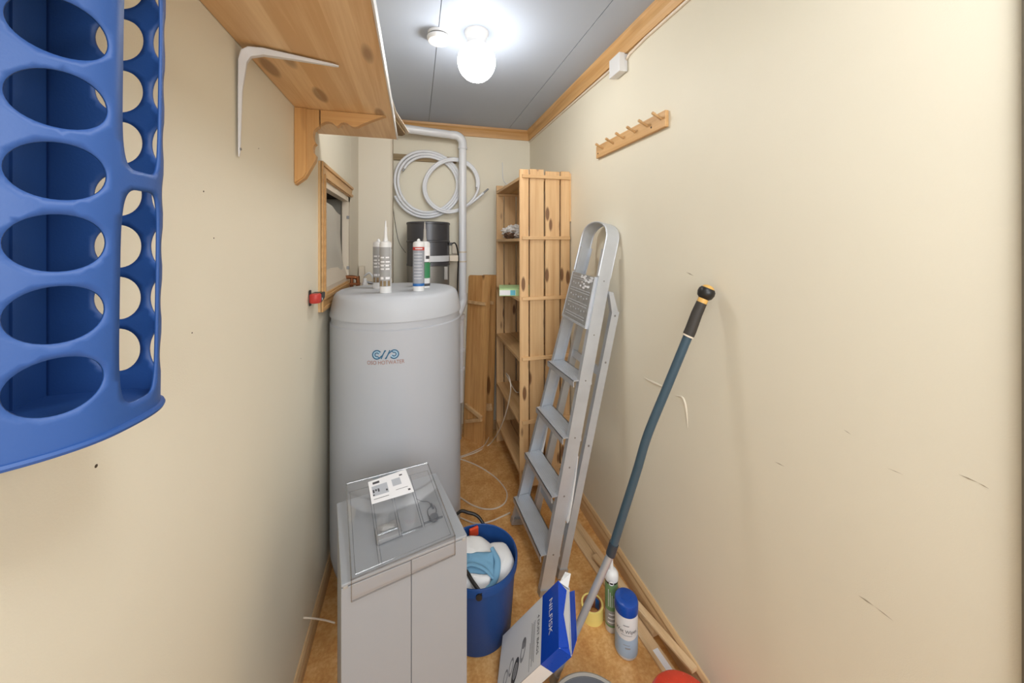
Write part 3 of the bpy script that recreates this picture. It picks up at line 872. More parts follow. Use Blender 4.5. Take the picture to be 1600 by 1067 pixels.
obj('power_cord', tube(smooth_path([(VX + 0.155, VY - 0.06, 1.465), (VX + 0.18, VY - 0.07, 1.47), (VX + 0.198, VY - 0.06, 1.42), (VX + 0.207, VY - 0.03, 1.34), (VX + 0.205, VY, 1.2), (VX + 0.20, VY + 0.02, 0.9)], 8), 0.005, 8), 'dark', vc, True)
# socket plate behind
sp = thing('wall_socket', 'cream wall socket between the vacuum canister and the white drain pipe', 'socket', (VX + 0.215, YB, 1.43))
obj('socket_plate', bx(VX + 0.18, VX + 0.235, YB - 0.03, YB, 1.39, 1.46, 0.003), 'cream_paint', sp)

# ================================================================== DRAIN PIPE
PX_, PY_ = 0.333, 2.655
pp = thing('drain_pipe', 'white plastic drain pipe running under the ceiling and down the back wall', 'pipe', (PX_, PY_, 0.5))
el = []
for k in range(9):
    a = pi / 2 * k / 8
    el.append((PX_ - 0.06 + 0.06 * sin(a), PY_, 2.204 + 0.06 * cos(a)))
obj('pipe_run', tube([(-0.36, PY_ - 0.062, 2.276), (-0.15, PY_ - 0.055, 2.271), (PX_ - 0.065, PY_, 2.264)], 0.0285, 24), 'pipe', pp, True)
obj('pipe_elbow', tube([(PX_ - 0.085, PY_, 2.264)] + el + [(PX_, PY_, 2.17)], 0.031, 24), 'pipe', pp, True)
obj('pipe_collar', lathe([(0.0285, 0), (0.0345, 0), (0.0345, 0.014), (0.0285, 0.014)], (PX_, PY_, 2.165), 24), 'pipe', pp, True)
obj('downpipe', tube([(PX_, PY_, 2.17), (PX_, PY_, 1.45), (PX_, PY_, 1.08)], 0.0285, 24), 'pipe', pp, True)
for z in (1.40, 1.33):
    obj('pipe_clip', lathe([(0.0285, 0), (0.031, 0), (0.031, 0.01), (0.0285, 0.01)], (PX_, PY_, z), 24), 'cream_paint', pp, True)
obj('pipe_bend', tube(smooth_path([(PX_, PY_, 1.10), (PX_, PY_, 1.04), (PX_ - 0.03, PY_ - 0.03, 0.97), (PX_ - 0.06, PY_ - 0.06, 0.93)], 6), 0.031, 24), 'pipe', pp, True)
tr = thing('water_trap', 'pale grey fitting with collars below the bend of the drain pipe', 'pipe fitting', (0.318, 2.69, 0.3))
obj('fitting_body', lathe([(0, 0.28), (0.030, 0.28), (0.034, 0.62), (0.034, 0.70), (0.036, 0.72), (0.036, 0.90), (0.042, 0.905), (0.042, 0.935), (0.02, 0.94), (0.018, 1.02), (0, 1.02)], (0.315, 2.705, 0), 24), 'pipe', tr, True)
for z in (0.66, 0.52):
    obj('fitting_collar', lathe([(0.034, 0), (0.040, 0), (0.040, 0.02), (0.034, 0.02)], (0.315, 2.705, z), 24), 'pex', tr, True)
obj('fitting_tail', tube([(0.315, 2.705, 0.29), (0.312, 2.705, 0.0)], 0.02, 16), 'grey_rim', tr, True)

# ================================================================== BATTEN, HOSE COILS, THIN WIRE (back wall)
tag(obj('wall_batten', bx(-0.16, 0.30, YB - 0.02, YB, 2.083, 2.128, 0.001), 'grey_wood', None), 'grey-brown wooden batten screwed to the back wall behind the hose coils', 'batten')
def coil(name, label, pts, r, ends):
    t = thing(name, label, 'hose', pts[0], 'white hose coils on the back wall')
    obj('hose', tube(pts, r, 12), 'pex', t, True)
    for a, b in ends:
        obj('hose_end', tube([a, b], r * 0.7, 10), 'steel', t, True)
    return t
pts = []
c0 = Vector((0.092, 0, 1.915))
N = 150
for k in range(N + 1):
    t = k / N
    a = radians(150) - t * radians(360 * 2.85)
    rr = 0.200 + 0.055 * t + 0.004 * sin(3 * a + 1)
    pts.append((c0.x + rr * cos(a) - 0.010 * t, YB - 0.042 + 0.012 * sin(t * 17), c0.z + rr * sin(a)))
e0 = Vector(pts[0]); d0 = (Vector(pts[0]) - Vector(pts[1])).normalized()
coil('hose_coil', 'larger left coil of thick white hose hanging on the back wall', pts, 0.0098, [(e0, e0 + d0 * 0.022)])
pts = []
c1 = Vector((0.262, 0, 1.905))
for k in range(121):
    t = k / 120
    a = radians(-2) + t * radians(360 * 1.72)
    rr = 0.186 + 0.012 * sin(2 * a) + 0.024 * t
    pts.append([c1.x + rr * cos(a) * 1.0, YB - 0.072 + 0.002 * sin(t * 9), c1.z + rr * sin(a) * (0.98)])
last = Vector(pts[-1])
dd = (Vector(pts[-1]) - Vector(pts[-2])).normalized()
tgt = Vector((0.500, YB - 0.07, 1.855))
pts = [p for p in pts]
for k in range(1, 9):
    u = k / 8
    pts.append(last * (1 - u) ** 2 + (last + dd * 0.10) * 2 * u * (1 - u) + tgt * u * u)
pts = [Vector(p) for p in pts]
e0 = pts[0]; d0 = (pts[0] - pts[1]).normalized(); e1 = pts[-1]; d1 = (pts[-1] - pts[-2]).normalized()
coil('hose_coil', 'smaller right coil of white hose with bare metal ends, overlapping the drain pipe', pts, 0.0098, [(e0, e0 + d0 * 0.016), (e1, e1 + d1 * 0.05)])
tag(obj('thin_wire', tube(smooth_path([P(613, 296, Y=YB - .006), P(615, 330, Y=YB - .006), P(619, 358, Y=YB - .006), P(624, 380, Y=YB - .006), P(634, 395, Y=YB - .006)], 6), 0.0018, 6), 'dark', None, True), 'thin dark wire hanging on the back wall left of the vacuum canister', 'wire')
tag(obj('white_wire', tube(smooth_path([P(785, 254, Y=YB - .006), P(785.5, 275, Y=YB - .006), P(788, 284, Y=YB - .006), P(795, 290, Y=YB - .01)], 6), 0.003, 6), 'white', None, True), 'short white cable on the back wall above the slatted shelving', 'wire')

# copper pipes and outlet
cp = thing('copper_pipes', 'copper water pipes bending down between hatch and water heater', 'pipe', (-0.33, 2.2, 1.0))
Yc = 2.19
za = P(545, 433, Y=Yc).z
obj('copper_elbow', tube(smooth_path([(XL - 0.01, Yc, za), (XL + 0.03, Yc, za), (XL + 0.055, Yc, za - 0.006), (XL + 0.062, Yc, za - 0.03), (XL + 0.062, Yc, 0.9)], 5), 0.0105, 12), 'copper', cp, True)
obj('copper_riser', tube([(XL + 0.03, Yc, za), (XL + 0.03, Yc, 0.9)], 0.009, 12), 'copper', cp, True)
for z in (za - 0.045, za - 0.075):
    obj('pipe_clamp', bx(XL + 0.018, XL + 0.075, Yc - 0.013, Yc + 0.012, z, z + 0.012, 0.002), 'copper', cp)
wo = thing('wall_outlet', 'narrow cream outlet box on the corner duct above the water heater', 'outlet', (-0.34, 2.636, 1.18))
obj('outlet_box', bx(P(561, 420, Y=2.62).x, P(570, 420, Y=2.62).x, 2.60, 2.636, 1.15, 1.315, 0.004), 'cream_paint', wo)
obj('outlet_cable', tube(smooth_path([(-0.335, 2.59, 1.25), (-0.30, 2.57, 1.27), (-0.27, 2.56, 1.22), (-0.26, 2.56, 1.15), (-0.25, 2.56, 1.05)], 6), 0.006, 8), 'pex', wo, True)
vl = thing('drain_valve', 'small white valve with hose showing over the rear rim of the water heater', 'valve', (-0.27, 2.2, 1.1))
obj('valve_body', lathe([(0, 0), (0.016, 0), (0.016, 0.16), (0.010, 0.175), (0.010, 0.19), (0, 0.19)], (-0.283, 2.2, 1.08), 16), 'white', vl, True)
obj('valve_arm', tube([(-0.283, 2.2, 1.25), (-0.20, 2.22, 1.225)], 0.008, 10), 'steel', vl, True)

# red and black clip
cl = thing('clamp_tool', 'small red and black tool clipped to the left wall beside the hatch', 'tool', (XL, 1.48, 1.25))
zc = 1.262
obj('tool_body', lathe([(0, 0), (0.017, 0), (0.020, 0.004), (0.020, 0.030), (0.017, 0.034), (0, 0.034)], (XL + 0.0215, 1.463, zc - 0.012), 24), 'red_print', cl, True)
obj('tool_nose', prism([(1.475, zc - 0.012), (1.525, zc - 0.002), (1.53, zc + 0.016), (1.52, zc + 0.022), (1.475, zc + 0.022)], 'x', XL + 0.006, XL + 0.040), 'dark', cl)
obj('tool_hook', bx(XL + 0.002, XL + 0.008, 1.456, 1.468, zc - 0.022, zc + 0.036, 0.002), 'dark', cl)
obj('tool_button', lathe([(0.006, 0), (0.006, 0.003), (0, 0.003)], (XL + 0.036, 1.482, zc), 12, axis=(0.9, -0.5, 0)), 'white', cl)

# cable stub low on the left wall
tag(obj('cable_stub', tube(smooth_path([P(474, 965, X=XL + .001), P(490, 966, X=XL + .03), P(508, 969, X=XL + .06), P(523, 973, X=XL + 0.09)], 6), 0.0028, 8), 'wire', None, True), 'short cream cable stub sticking out low on the left wall', 'cable')

# ================================================================== RIGHT WALL: junction box, cable, peg rack
jb = thing('junction_box', 'square white junction box under the crown moulding on the right wall', 'junction box', (XR, 1.425, 2.26))
obj('box_base', bx(XR - 0.014, XR, 1.386, 1.466, 2.223, 2.300, 0.002), 'white', jb)
obj('box_cover', bx(XR - 0.042, XR - 0.014, 1.383, 1.469, 2.220, 2.303, 0.003), 'white', jb)
tag(obj('wall_cable', tube([(XR - 0.005, 0.34, 2.294), (XR - 0.005, 1.25, 2.294), (XR - 0.005, 1.36, 2.286), (XR - 0.005, 1.386, 2.275)], 0.006, 8), 'wire', None, True), 'white cable under the crown moulding, nearer than the junction box', 'cable')
tag(obj('wall_cable', tube([(XR - 0.005, 1.467, 2.280), (XR - 0.005, 1.52, 2.290), (XR - 0.005, 2.2, 2.294), (XR - 0.005, YB - 0.01, 2.294)], 0.006, 8), 'wire', None, True), 'white cable under the crown moulding, running from the junction box to the back wall', 'cable')

pr = thing('peg_rack', 'small wooden coat rack with six angled pegs on the right wall', 'coat rack', (XR, 1.38, 1.93))
obj('rack_board', bx(XR - 0.016, XR, 1.120, 1.640, 1.897, 1.958, 0.002), 'peg_y', pr)
for px, py, bxp, byp in ((1030, 188, 1037, 190), (1009, 197, 1015, 201), (990, 206, 996, 210), (972, 215, 978, 219), (957, 224, 962, 226), (942, 233, 946, 236)):
    base = P(bxp - 4, byp - 2, X=XR - 0.016)
    base.z = 1.932
    tip = base + Vector((-0.040, -0.002, 0.018))
    obj('peg', tube([base + Vector((0.004, 0, -0.002)), base + (tip - base) * 0.7, base + (tip - base) * 0.72, tip], [0.0048, 0.0048, 0.0062, 0.0055], 12), 'peg_y', pr, True)
for y in (1.20, 1.62):
    obj('screw', lathe([(0, 0.001), (0.004, 0.0008), (0.004, 0)], (XR - 0.016, y, 1.918), 10, axis=(-1, 0, 0)), 'hole', pr)

# ================================================================== SLATTED SHELVING
UX0, UX1, UY0, UY1 = 0.577, 0.888, 1.965, 2.612
un = thing('slatted_shelving', 'tall slatted pine shelving unit against the right wall in the back corner', 'shelving', ((UX0 + UX1) / 2, (UY0 + UY1) / 2, 0))
slx = [(0.577, 0.630), (0.638, 0.723), (0.734, 0.822), (0.831, 0.888)]
levels = [1.853, 1.497, 1.147, 0.800, 0.435, 0.150]
for e, (ya, yb2) in enumerate(((UY0 + 0.014, UY0 + 0.032), (UY1 - 0.018, UY1))):
    for k, (a, b) in enumerate(slx):
        obj('slat', bx(a, b, ya, yb2, 0 if k in (0, 3) else 0.06, 1.897 + (0, 0.004, -0.004, 0)[k], 0.0015), 'unit_z', un)
for z in levels:
    obj('rail', bx(UX0 + 0.012, UX1 - 0.002, UY0 + 0.002, UY0 + 0.014, z - 0.006, z + 0.014, 0.0015), 'unit_x', un)
    obj('rail', bx(UX0 + 0.012, UX1 - 0.002, UY1 - 0.03, UY1 - 0.018, z - 0.034, z - 0.017, 0.0015), 'unit_x', un)
    for (a, b) in ((0.577, 0.672), (0.679, 0.777), (0.784, 0.880)):
        obj('shelf_plank', bx(a, b, UY0 + 0.033, UY1 - 0.019, z - 0.016, z + 0.002, 0.0015), 'unit_y', un)
tag(obj('wood_offcut', bx(UX1 - 0.004, XR - 0.001, 1.975, 1.99, 1.60, 1.885), 'unit_z', None), 'thin pale strip between the shelving and the right wall', 'strip')

# packet and bag on the shelves
zs = levels[2] + 0.002
pk = thing('card_packet', 'flat pale green and white packet on the third shelf of the shelving', 'packet', (0.66, 2.3, zs))
obj('packet_body', obox(Vector((0.487, 2.12, zs)), Vector((0.975, -0.224, 0)).normalized(), Vector((0.224, 0.975, 0)).normalized(), Vector((0, 0, 1)), 0, 0.22, 0, 0.19, 0, 0.045, 0.002), 'green_card', pk)
ax_ = Vector((0.975, -0.224, 0)).normalized(); ay_ = Vector((0.224, 0.975, 0)).normalized()
obj('packet_label', obox(Vector((0.487, 2.12, zs)), ax_, ay_, Vector((0, 0, 1)), 0.003, 0.10, -0.001, 0.0, 0.005, 0.036), 'white_print', pk)
obj('packet_stamp', obox(Vector((0.487, 2.12, zs)), ax_, ay_, Vector((0, 0, 1)), 0.068, 0.098, -0.0016, 0.0, 0.005, 0.036), 'teal_print', pk)
obj('packet_flap', obox(Vector((0.487, 2.12, zs + 0.046)), ax_, ay_, Vector((0, 0, 1)), 0.0, 0.22, 0.02, 0.18, 0, 0.002), 'green_card', pk)
def blob(center, sx, sy, sz, amp, seed, freq=3, sub=4):
    bm = bmesh.new()
    bmesh.ops.create_icosphere(bm, subdivisions=sub, radius=1)
    for v in bm.verts:
        n = v.co.normalized()
        k = 1 + amp * mn.noise(n * freq + Vector((seed, seed, seed))) + amp * 0.5 * mn.noise(n * freq * 2.7 + Vector((seed, 0, seed)))
        v.co = Vector((center[0] + n.x * sx * k, center[1] + n.y * sy * k, max(center[2] - sz * 0.98, center[2] + n.z * sz * k)))
    return bm
zs2 = levels[1] + 0.002
bgz = thing('plastic_bag', 'crumpled milky plastic bag with brown contents on the second shelf of the shelving', 'plastic bag', (0.69, 2.32, zs2))
obj('bag_contents', blob((0.615, 2.36, zs2 + 0.024), 0.036, 0.06, 0.0235, 0.3, 3), 'brown_stuff', bgz, True)
obj('bag_film', blob((0.672, 2.40, zs2 + 0.0475), 0.088, 0.10, 0.047, 0.45, 8, 4), 'bag', bgz, False)

# ================================================================== SPARE BOARDS leaning on the back wall
def spare(name, label, bl, br, tl, tr, th, battens):
    bl, br, tl, tr = map(Vector, (bl, br, tl, tr))
    t = thing(name, label, 'board', bl, 'spare boards leaning on the back wall')
    n = (br - bl).cross(tl - bl).normalized()
    if n.y < 0: n = -n        # away from the viewer
    bm = bmesh.new()
    rd = 0.012
    up = (tl - bl).normalized(); rt = (br - bl).normalized()
    outline = [bl, br, tr - up * rd, tr - rt * rd, tl + rt * rd, tl - up * rd]
    A = [bm.verts.new(p) for p in outline]; B = [bm.verts.new(p + n * th) for p in outline]
    f = [bm.faces.new(A), bm.faces.new(B[::-1])]
    for i in range(6):
        j = (i + 1) % 6; bm.faces.new((A[i], B[i], B[j], A[j]))
    obj('board', bm, 'spare', t)
    for u0, v0, u1, v1, w_ in battens:
        def q(u, v): return bl + (br - bl) * u + (tl - bl) * v
        a, b = q(u0, v0), q(u1, v1)
        d = (b - a); L = d.length; d.normalize()
        s2 = d.cross(n).normalized()
        obj('batten', obox(a, d, s2, -n, 0, L, -w_ / 2, w_ / 2, 0, 0.02, 0.002), 'unit_x', t)
spare('spare_board', 'darker pine board leaning on the back wall, right of the drain pipe', (0.345, 2.725, 0.0), (0.468, 2.560, 0.0), (0.392, 2.755, 1.225), (0.520, 2.588, 1.232), 0.02,
      [(0.08, 0.835, 0.93, 0.835, 0.022), (0.10, 0.205, 0.93, 0.165, 0.024), (0.16, 0.105, 0.93, 0.155, 0.024)])
spare('spare_board', 'second pine board behind, squeezed between the darker one and the shelving', (0.475, 2.755, 0.0), (0.555, 2.655, 0.0), (0.500, 2.765, 1.225), (0.590, 2.665, 1.228), 0.012,
      [(0.1, 0.83, 0.95, 0.83, 0.022), (0.3, 0.175, 0.98, 0.19, 0.05)])

# ================================================================== STEPLADDER
LO = Vector((0.5145, 1.611, 0.0))
LA = Vector((0.21478277, -0.04351605, 0.97569192)); LB = Vector((-0.04702483, 0.99738746, 0.05483543)); LN = Vector((-0.9755291, -0.05765945, 0.21217531))
LA.normalize(); LN = LA.cross(LB).normalized(); LB = LN.cross(LA).normalized()
if LN.x > 0: LN = -LN
def Lp(b, a, n): return LO + LB * b + LA * a + LN * n
ld = thing('stepladder', 'folded aluminium stepladder leaning against the right wall', 'stepladder', LO)
def hw_(a): return 0.197 - 0.060 * a if a < 1.36 else 0.1154 - 0.05 * (a - 1.36)
def lbar(b0, a0, b1, a1, n0, n1, wd, bm=None):
    """channel along the ladder between (b0,a0) and (b1,a1)"""
    bm = bm or bmesh.new()
    vs2 = []
    for (b, a) in ((b0, a0), (b1, a1)):
        for (db, n) in ((-wd / 2, n0), (wd / 2, n0), (wd / 2, n1), (-wd / 2, n1)):
            vs2.append(bm.verts.new(Lp(b + db, a, n)))
    for f in ((0, 1, 2, 3), (7, 6, 5, 4), (0, 4, 5, 1), (1, 5, 6, 2), (2, 6, 7, 3), (3, 7, 4, 0)):
        bm.faces.new([vs2[i] for i in f])
    return bm
for sg in (-1, 1):
    # C-channel: web outside, two flanges turned inward
    a0, a1 = 0.018, 1.48
    h0, h1 = hw_(a0), hw_(a1)
    bm = lbar(sg * h0, a0, sg * h1, a1, -0.030, 0.030, 0.003)
    lbar(sg * (h0 - 0.010), a0, sg * (h1 - 0.010), a1, 0.027, 0.030, 0.022, bm)
    lbar(sg * (h0 - 0.010), a0, sg * (h1 - 0.010), a1, -0.030, -0.027, 0.022, bm)
    obj('front_rail', bm, 'alu', ld)
    obj('rail_foot', lbar(sg * (h0 - 0.006), 0.0, sg * (h0 - 0.006), 0.03, -0.031, 0.031, 0.025), 'alu_dark', ld)
# handle: a wide flat band bent into an arch
pth = []
for k in range(25):
    a = pi * k / 24
    pth.append((0.113 * cos(a) if abs(cos(a)) < 1 else 0.113 * cos(a), 1.52 + 0.085 * sin(a) ** 0.75))
pth = [(hw_(1.36), 1.36)] + pth + [(-hw_(1.36), 1.36)]
bm = bmesh.new(); prev = None
for i, (b, a) in enumerate(pth):
    p0, p1 = pth[max(i - 1, 0)], pth[min(i + 1, len(pth) - 1)]
    t = Vector((p1[0] - p0[0], p1[1] - p0[1])).normalized(); nn = Vector((-t.y, t.x)) * 0.0016
    ring = [bm.verts.new(Lp(b + nn.x, a + nn.y, 0.031)), bm.verts.new(Lp(b - nn.x, a - nn.y, 0.031)), bm.verts.new(Lp(b - nn.x, a - nn.y, -0.031)), bm.verts.new(Lp(b + nn.x, a + nn.y, -0.031))]
    ring2 = ring
    if prev:
        for k in range(4): bm.faces.new((prev[k], prev[(k + 1) % 4], ring[(k + 1) % 4], ring[k]))
    else: bm.faces.new(ring)
    prev = ring
bm.faces.new(prev[::-1])
obj('handle_band', bm, 'alu', ld, True)
bm = tube([Lp(b * 0.985, a - 0.002, 0.031) for b, a in pth], 0.004, 8)
tube([Lp(b * 0.985, a - 0.002, -0.031) for b, a in pth], 0.004, 8, bm)
obj('handle_bead', bm, 'alu', ld, True)
# steps: level treads
for k, a in enumerate((0.165, 0.405, 0.650, 0.895)):
    h = hw_(a) - 0.003
    mid = Lp(0, a, 0)
    bdir = Vector((LB.x, LB.y, 0)).normalized(); out = Vector((-bdir.y, bdir.x, 0))
    if out.x > 0: out = -out
    z = mid.z
    c = Vector((mid.x, mid.y, 0))
    bm = obox(Vector((c.x, c.y, z)), bdir, out, Vector((0, 0, 1)), -h, h, -0.034, 0.056, -0.003, 0.0)
    box_ = obox(Vector((c.x, c.y, z)), bdir, out, Vector((0, 0, 1)), -h, h, 0.053, 0.056, -0.026, 0.0)
    me = bpy.data.meshes.new('x'); box_.to_mesh(me); bm.from_mesh(me); box_.free()
    box_ = obox(Vector((c.x, c.y, z)), bdir, out, Vector((0, 0, 1)), -h, h, -0.034, -0.031, -0.026, 0.0)
    box_.to_mesh(me); bm.from_mesh(me); box_.free()
    for q in range(9):
        box_ = obox(Vector((c.x, c.y, z)), bdir, out, Vector((0, 0, 1)), -h, h, -0.028 + q * 0.009, -0.024 + q * 0.009, 0, 0.0012)
        box_.to_mesh(me); bm.from_mesh(me); box_.free()
    obj('step', bm, 'alu', ld)
# folded platform with embossed ribs
PB = 0.104
def lquad(b0, b1, a0, a1, n0, n1, tap=0.0):
    bm = bmesh.new()
    vs2 = [bm.verts.new(Lp(b, a, n)) for a, k in ((a0, 1 + tap), (a1, 1)) for n in (n0, n1) for b in (b0 * k, b1 * k)]
    for f in ((0, 1, 3, 2), (4, 6, 7, 5), (0, 4, 5, 1), (2, 3, 7, 6), (0, 2, 6, 4), (1, 5, 7, 3)):
        bm.faces.new([vs2[i] for i in f])
    return bm
plat = obj('platform', lquad(-PB, PB, 1.125, 1.348, 0.036, 0.041, 0.10), 'alu_dark', ld)
obj('platform_rim', lquad(-PB - 0.004, PB + 0.004, 1.118, 1.128, 0.028, 0.043, 0.10), 'alu', ld)
for sg in (-1, 1):
    obj('platform_rim', lbar(sg * PB * 1.1, 1.12, sg * PB, 1.35, 0.026, 0.043, 0.004), 'alu', ld)
for a in (1.33, 1.319, 1.272, 1.261, 1.213, 1.202, 1.155, 1.144):
    obj('platform_rib', lquad(-PB * 0.86, PB * 0.86, a, a + 0.0035, 0.041, 0.0432, 0.0), 'alu', plat)
for rowa in (1.295, 1.238, 1.18):
    for q in range(-3, 4):
        obj('platform_stud', lquad(q * 0.025 - 0.003, q * 0.025 + 0.003, rowa - 0.002 + 0.005 * (q % 2), rowa + 0.004 + 0.005 * (q % 2), 0.041, 0.0425), 'alu', plat)
# paint spatter on the platform
bm = bmesh.new()
for q in range(26):
    bb_ = -0.095 + random.random() ** 1.5 * 0.12; aa = 1.342 - random.random() ** 1.6 * 0.055
    sz = 0.003 + 0.006 * random.random()
    vs2 = [bm.verts.new(Lp(bb_ + sz * cos(2 * pi * k / 7) * 1.6, aa + sz * 0.7 * sin(2 * pi * k / 7), 0.0437)) for k in range(7)]
    bm.faces.new(vs2)
o = obj('paint_spatter', bm, 'white_print', plat); o['kind'] = 'stuff'
# rear frame folded behind
for sg in (-1, 1):
    bm = lbar(sg * 0.158, 0.07, sg * 0.128, 1.22, -0.098, -0.062, 0.022)
    obj('rear_rail', bm, 'alu', ld)
    bm = bmesh.new()
    vs2 = []
    for (b, a, n0, n1) in ((sg * 0.128, 1.21, -0.098, -0.062), (sg * 0.122, 1.30, -0.050, -0.028)):
        for (db, n) in ((-0.011, n0), (0.011, n0), (0.011, n1), (-0.011, n1)): vs2.append(bm.verts.new(Lp(b + db, a, n)))
    for f in ((0, 1, 2, 3), (7, 6, 5, 4), (0, 4, 5, 1), (1, 5, 6, 2), (2, 6, 7, 3), (3, 7, 4, 0)): bm.faces.new([vs2[i] for i in f])
    obj('hinge_arm', bm, 'alu', ld)
    obj('rear_foot', lbar(sg * 0.158, 0.045, sg * 0.158, 0.085, -0.101, -0.059, 0.028), 'alu_dark', ld)
    for a in (1.20, 0.99, 0.62):
        obj('rivet', lathe([(0, 0.003), (0.004, 0.002), (0.005, 0)], Lp(sg * (0.158 - 0.03 * (a - .07) / 1.15 + 0.011), a, -0.080), 10, axis=tuple(LB * sg)), 'steel', ld)
obj('rear_crossbar', lquad(-0.15, 0.15, 0.20, 0.235, -0.088, -0.072), 'alu', ld)
obj('rear_crossbar', lquad(-0.135, 0.135, 0.92, 0.955, -0.088, -0.072), 'alu', ld)
# white locking arms
for sg in (-1, 1):
    path = [Lp(sg * (hw_(a) + (0.004 if sg < 0 else -0.018)), a, n) for a, n in ((0.58, -0.030), (0.50, -0.034), (0.40, -0.036), (0.32, -0.036), (0.305, -0.036))]
    obj('locking_arm', tube(path, [0.003, 0.007, 0.012, 0.014, 0.008], 8, sy=0.5), 'white', ld, True)
    for a in (1.34, 1.10, 0.9, 0.655, 0.41, 0.17, 0.53):
        p = Lp(sg * (hw_(a) + 0.0012), a, 0.0)
        obj('rivet', lathe([(0, 0.0025), (0.0035, 0.0018), (0.0042, 0)], p, 8, axis=tuple(LB * sg)), 'steel', ld)

# ================================================================== TELESCOPIC POLE
po = thing('mop_pole', 'bent blue-grey pole with black grip leaning on the right wall', 'pole', (0.44, 1.12, 0))
K = [Vector(p) for p in ((0.860, 0.904, 1.317), (0.852, 0.908, 1.294), (0.809, 0.926, 1.184), (0.751, 0.954, 1.012), (0.703, 0.978, 0.867), (0.678, 0.997, 0.748), (0.646, 1.021, 0.605), (0.613, 1.045, 0.458), (0.520, 1.085, 0.213), (0.445, 1.117, 0.021))]
dgr = (K[0] - K[2]).normalized()
obj('knob', lathe([(0.0, -0.018), (0.014, -0.018), (0.021, -0.012), (0.0245, 0.0), (0.0235, 0.010), (0.019, 0.017), (0, 0.017)], K[0] + Vector((-0.005, 0, 0.0)), 28, axis=dgr), 'dark', po, True)
obj('knob_cap', lathe([(0.0185, 0.016), (0.014, 0.023), (0.006, 0.0265), (0, 0.027)], K[0] + Vector((-0.005, 0, 0.0)), 28, axis=dgr), 'mustard', po, True)
g0 = K[0] + Vector((-0.005, 0, 0)) - dgr * 0.018
obj('collar_ring', tube([g0 + dgr * 0.002, g0 - dgr * 0.014], 0.0145, 20), 'mustard', po, True)
g1 = K[2] + Vector((0, 0, 0.0))
obj('grip', tube([g0 - dgr * 0.013, g0 - dgr * 0.05, g1 + dgr * 0.02, g1 + dgr * 0.004], [0.0150, 0.0158, 0.0166, 0.0166], 20), 'grip', po, True)
obj('grip_ring', tube([g1 + dgr * 0.004, g1 - dgr * 0.001], 0.0168, 20), 'cream_paint', po, True)
sp_ = smooth_path([g1] + K[3:8], 8)
obj('upper_tube', tube(sp_, 0.0132, 20), 'pole_blue', po, True)
dl = (K[8] - K[7]).normalized()
obj('joint_sleeve', tube([K[7] + (K[6] - K[7]).normalized() * 0.04, K[7] + dl * 0.002], 0.0150, 20), 'pole_collar', po, True)
obj('lower_tube', tube([K[7], K[8], K[9]], 0.0118, 20), 'silver', po, True)
obj('pole_tip', tube([K[9] + dl * -0.02, K[9] + dl * 0.012], 0.0135, 16), 'grey_rim', po, True)

# ================================================================== WHITE CABINET BOX with clear tray
HB = 0.703
FL, FR, BR, BL = Vector((-0.162, 0.875, 0)), Vector((0.130, 0.942, 0)), Vector((0.070, 1.222, 0)), Vector((-0.223, 1.158, 0))
fx = (FR - FL).normalized(); fy = Vector((-fx.y, fx.x, 0))
Wd = (FR - FL).length
Dp = ((BL - FL).dot(fy) + (BR - FR).dot(fy)) / 2
cbx = thing('white_cabinet', 'narrow white cabinet with a centre seam standing in front of the water heater', 'cabinet', FL + fx * Wd / 2 + fy * Dp / 2)
O_ = FL
Zu = Vector((0, 0, 1))
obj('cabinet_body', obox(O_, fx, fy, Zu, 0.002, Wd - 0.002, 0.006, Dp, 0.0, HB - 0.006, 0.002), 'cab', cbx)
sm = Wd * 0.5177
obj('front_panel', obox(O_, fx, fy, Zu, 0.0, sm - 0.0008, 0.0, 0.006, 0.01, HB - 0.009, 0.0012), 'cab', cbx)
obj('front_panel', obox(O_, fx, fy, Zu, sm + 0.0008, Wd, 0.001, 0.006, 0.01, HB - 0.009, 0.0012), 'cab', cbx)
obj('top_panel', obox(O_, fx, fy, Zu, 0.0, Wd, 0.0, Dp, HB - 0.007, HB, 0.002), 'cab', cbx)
for u in (0.004, Wd - 0.014):
    obj('corner_cap', obox(O_, fx, fy, Zu, u, u + 0.010, -0.001, 0.006, HB - 0.012, HB - 0.005, 0.001), 'grey_rim', cbx)

ty = thing('clear_tray', 'clear plastic drawer tray lying upside down on the white cabinet', 'tray', (-0.05, 1.03, HB))
tBL, tBR, tFR, tFL = P(541, 756, Z=0.750), P(668, 723, Z=0.750), P(711, 837, Z=0.717), P(549, 906, Z=0.717)
def T(u, v, d=0.0):
    p = (tFL * (1 - u) + tFR * u) * (1 - v) + (tBL * (1 - u) + tBR * u) * v
    p = p.copy(); p.z += d
    return p
def tplate(u0, u1, v0, v1, d0, d1):
    bm = bmesh.new()
    vv = [bm.verts.new(T(u, v, d)) for u in (u0, u1) for v in (v0, v1) for d in (d0, d1)]
    for f in ((0, 1, 3, 2), (4, 6, 7, 5), (0, 4, 5, 1), (2, 3, 7, 6), (0, 2, 6, 4), (1, 5, 7, 3)): bm.faces.new([vv[i] for i in f])
    return bm
bm = bmesh.new(); bm.faces.new([bm.verts.new(T(u, v)) for u, v in ((0, 0), (1, 0), (1, 1), (0, 1))])
obj('tray_base', bm, 'clear', ty)
def skirt(u0, v0, u1, v1, zb):
    bm = bmesh.new()
    a, b = T(u0, v0), T(u1, v1)
    bm.faces.new([bm.verts.new(q) for q in (a, b, Vector((b.x, b.y, zb)), Vector((a.x, a.y, zb)))])
    return bm
def out_(p, k): # push skirts slightly outward
    return p
obj('tray_wall', skirt(0, 0, 1, 0, 0.668), 'clear', ty)
obj('tray_wall', skirt(0, 1, 1, 1, HB + 0.002), 'clear', ty)
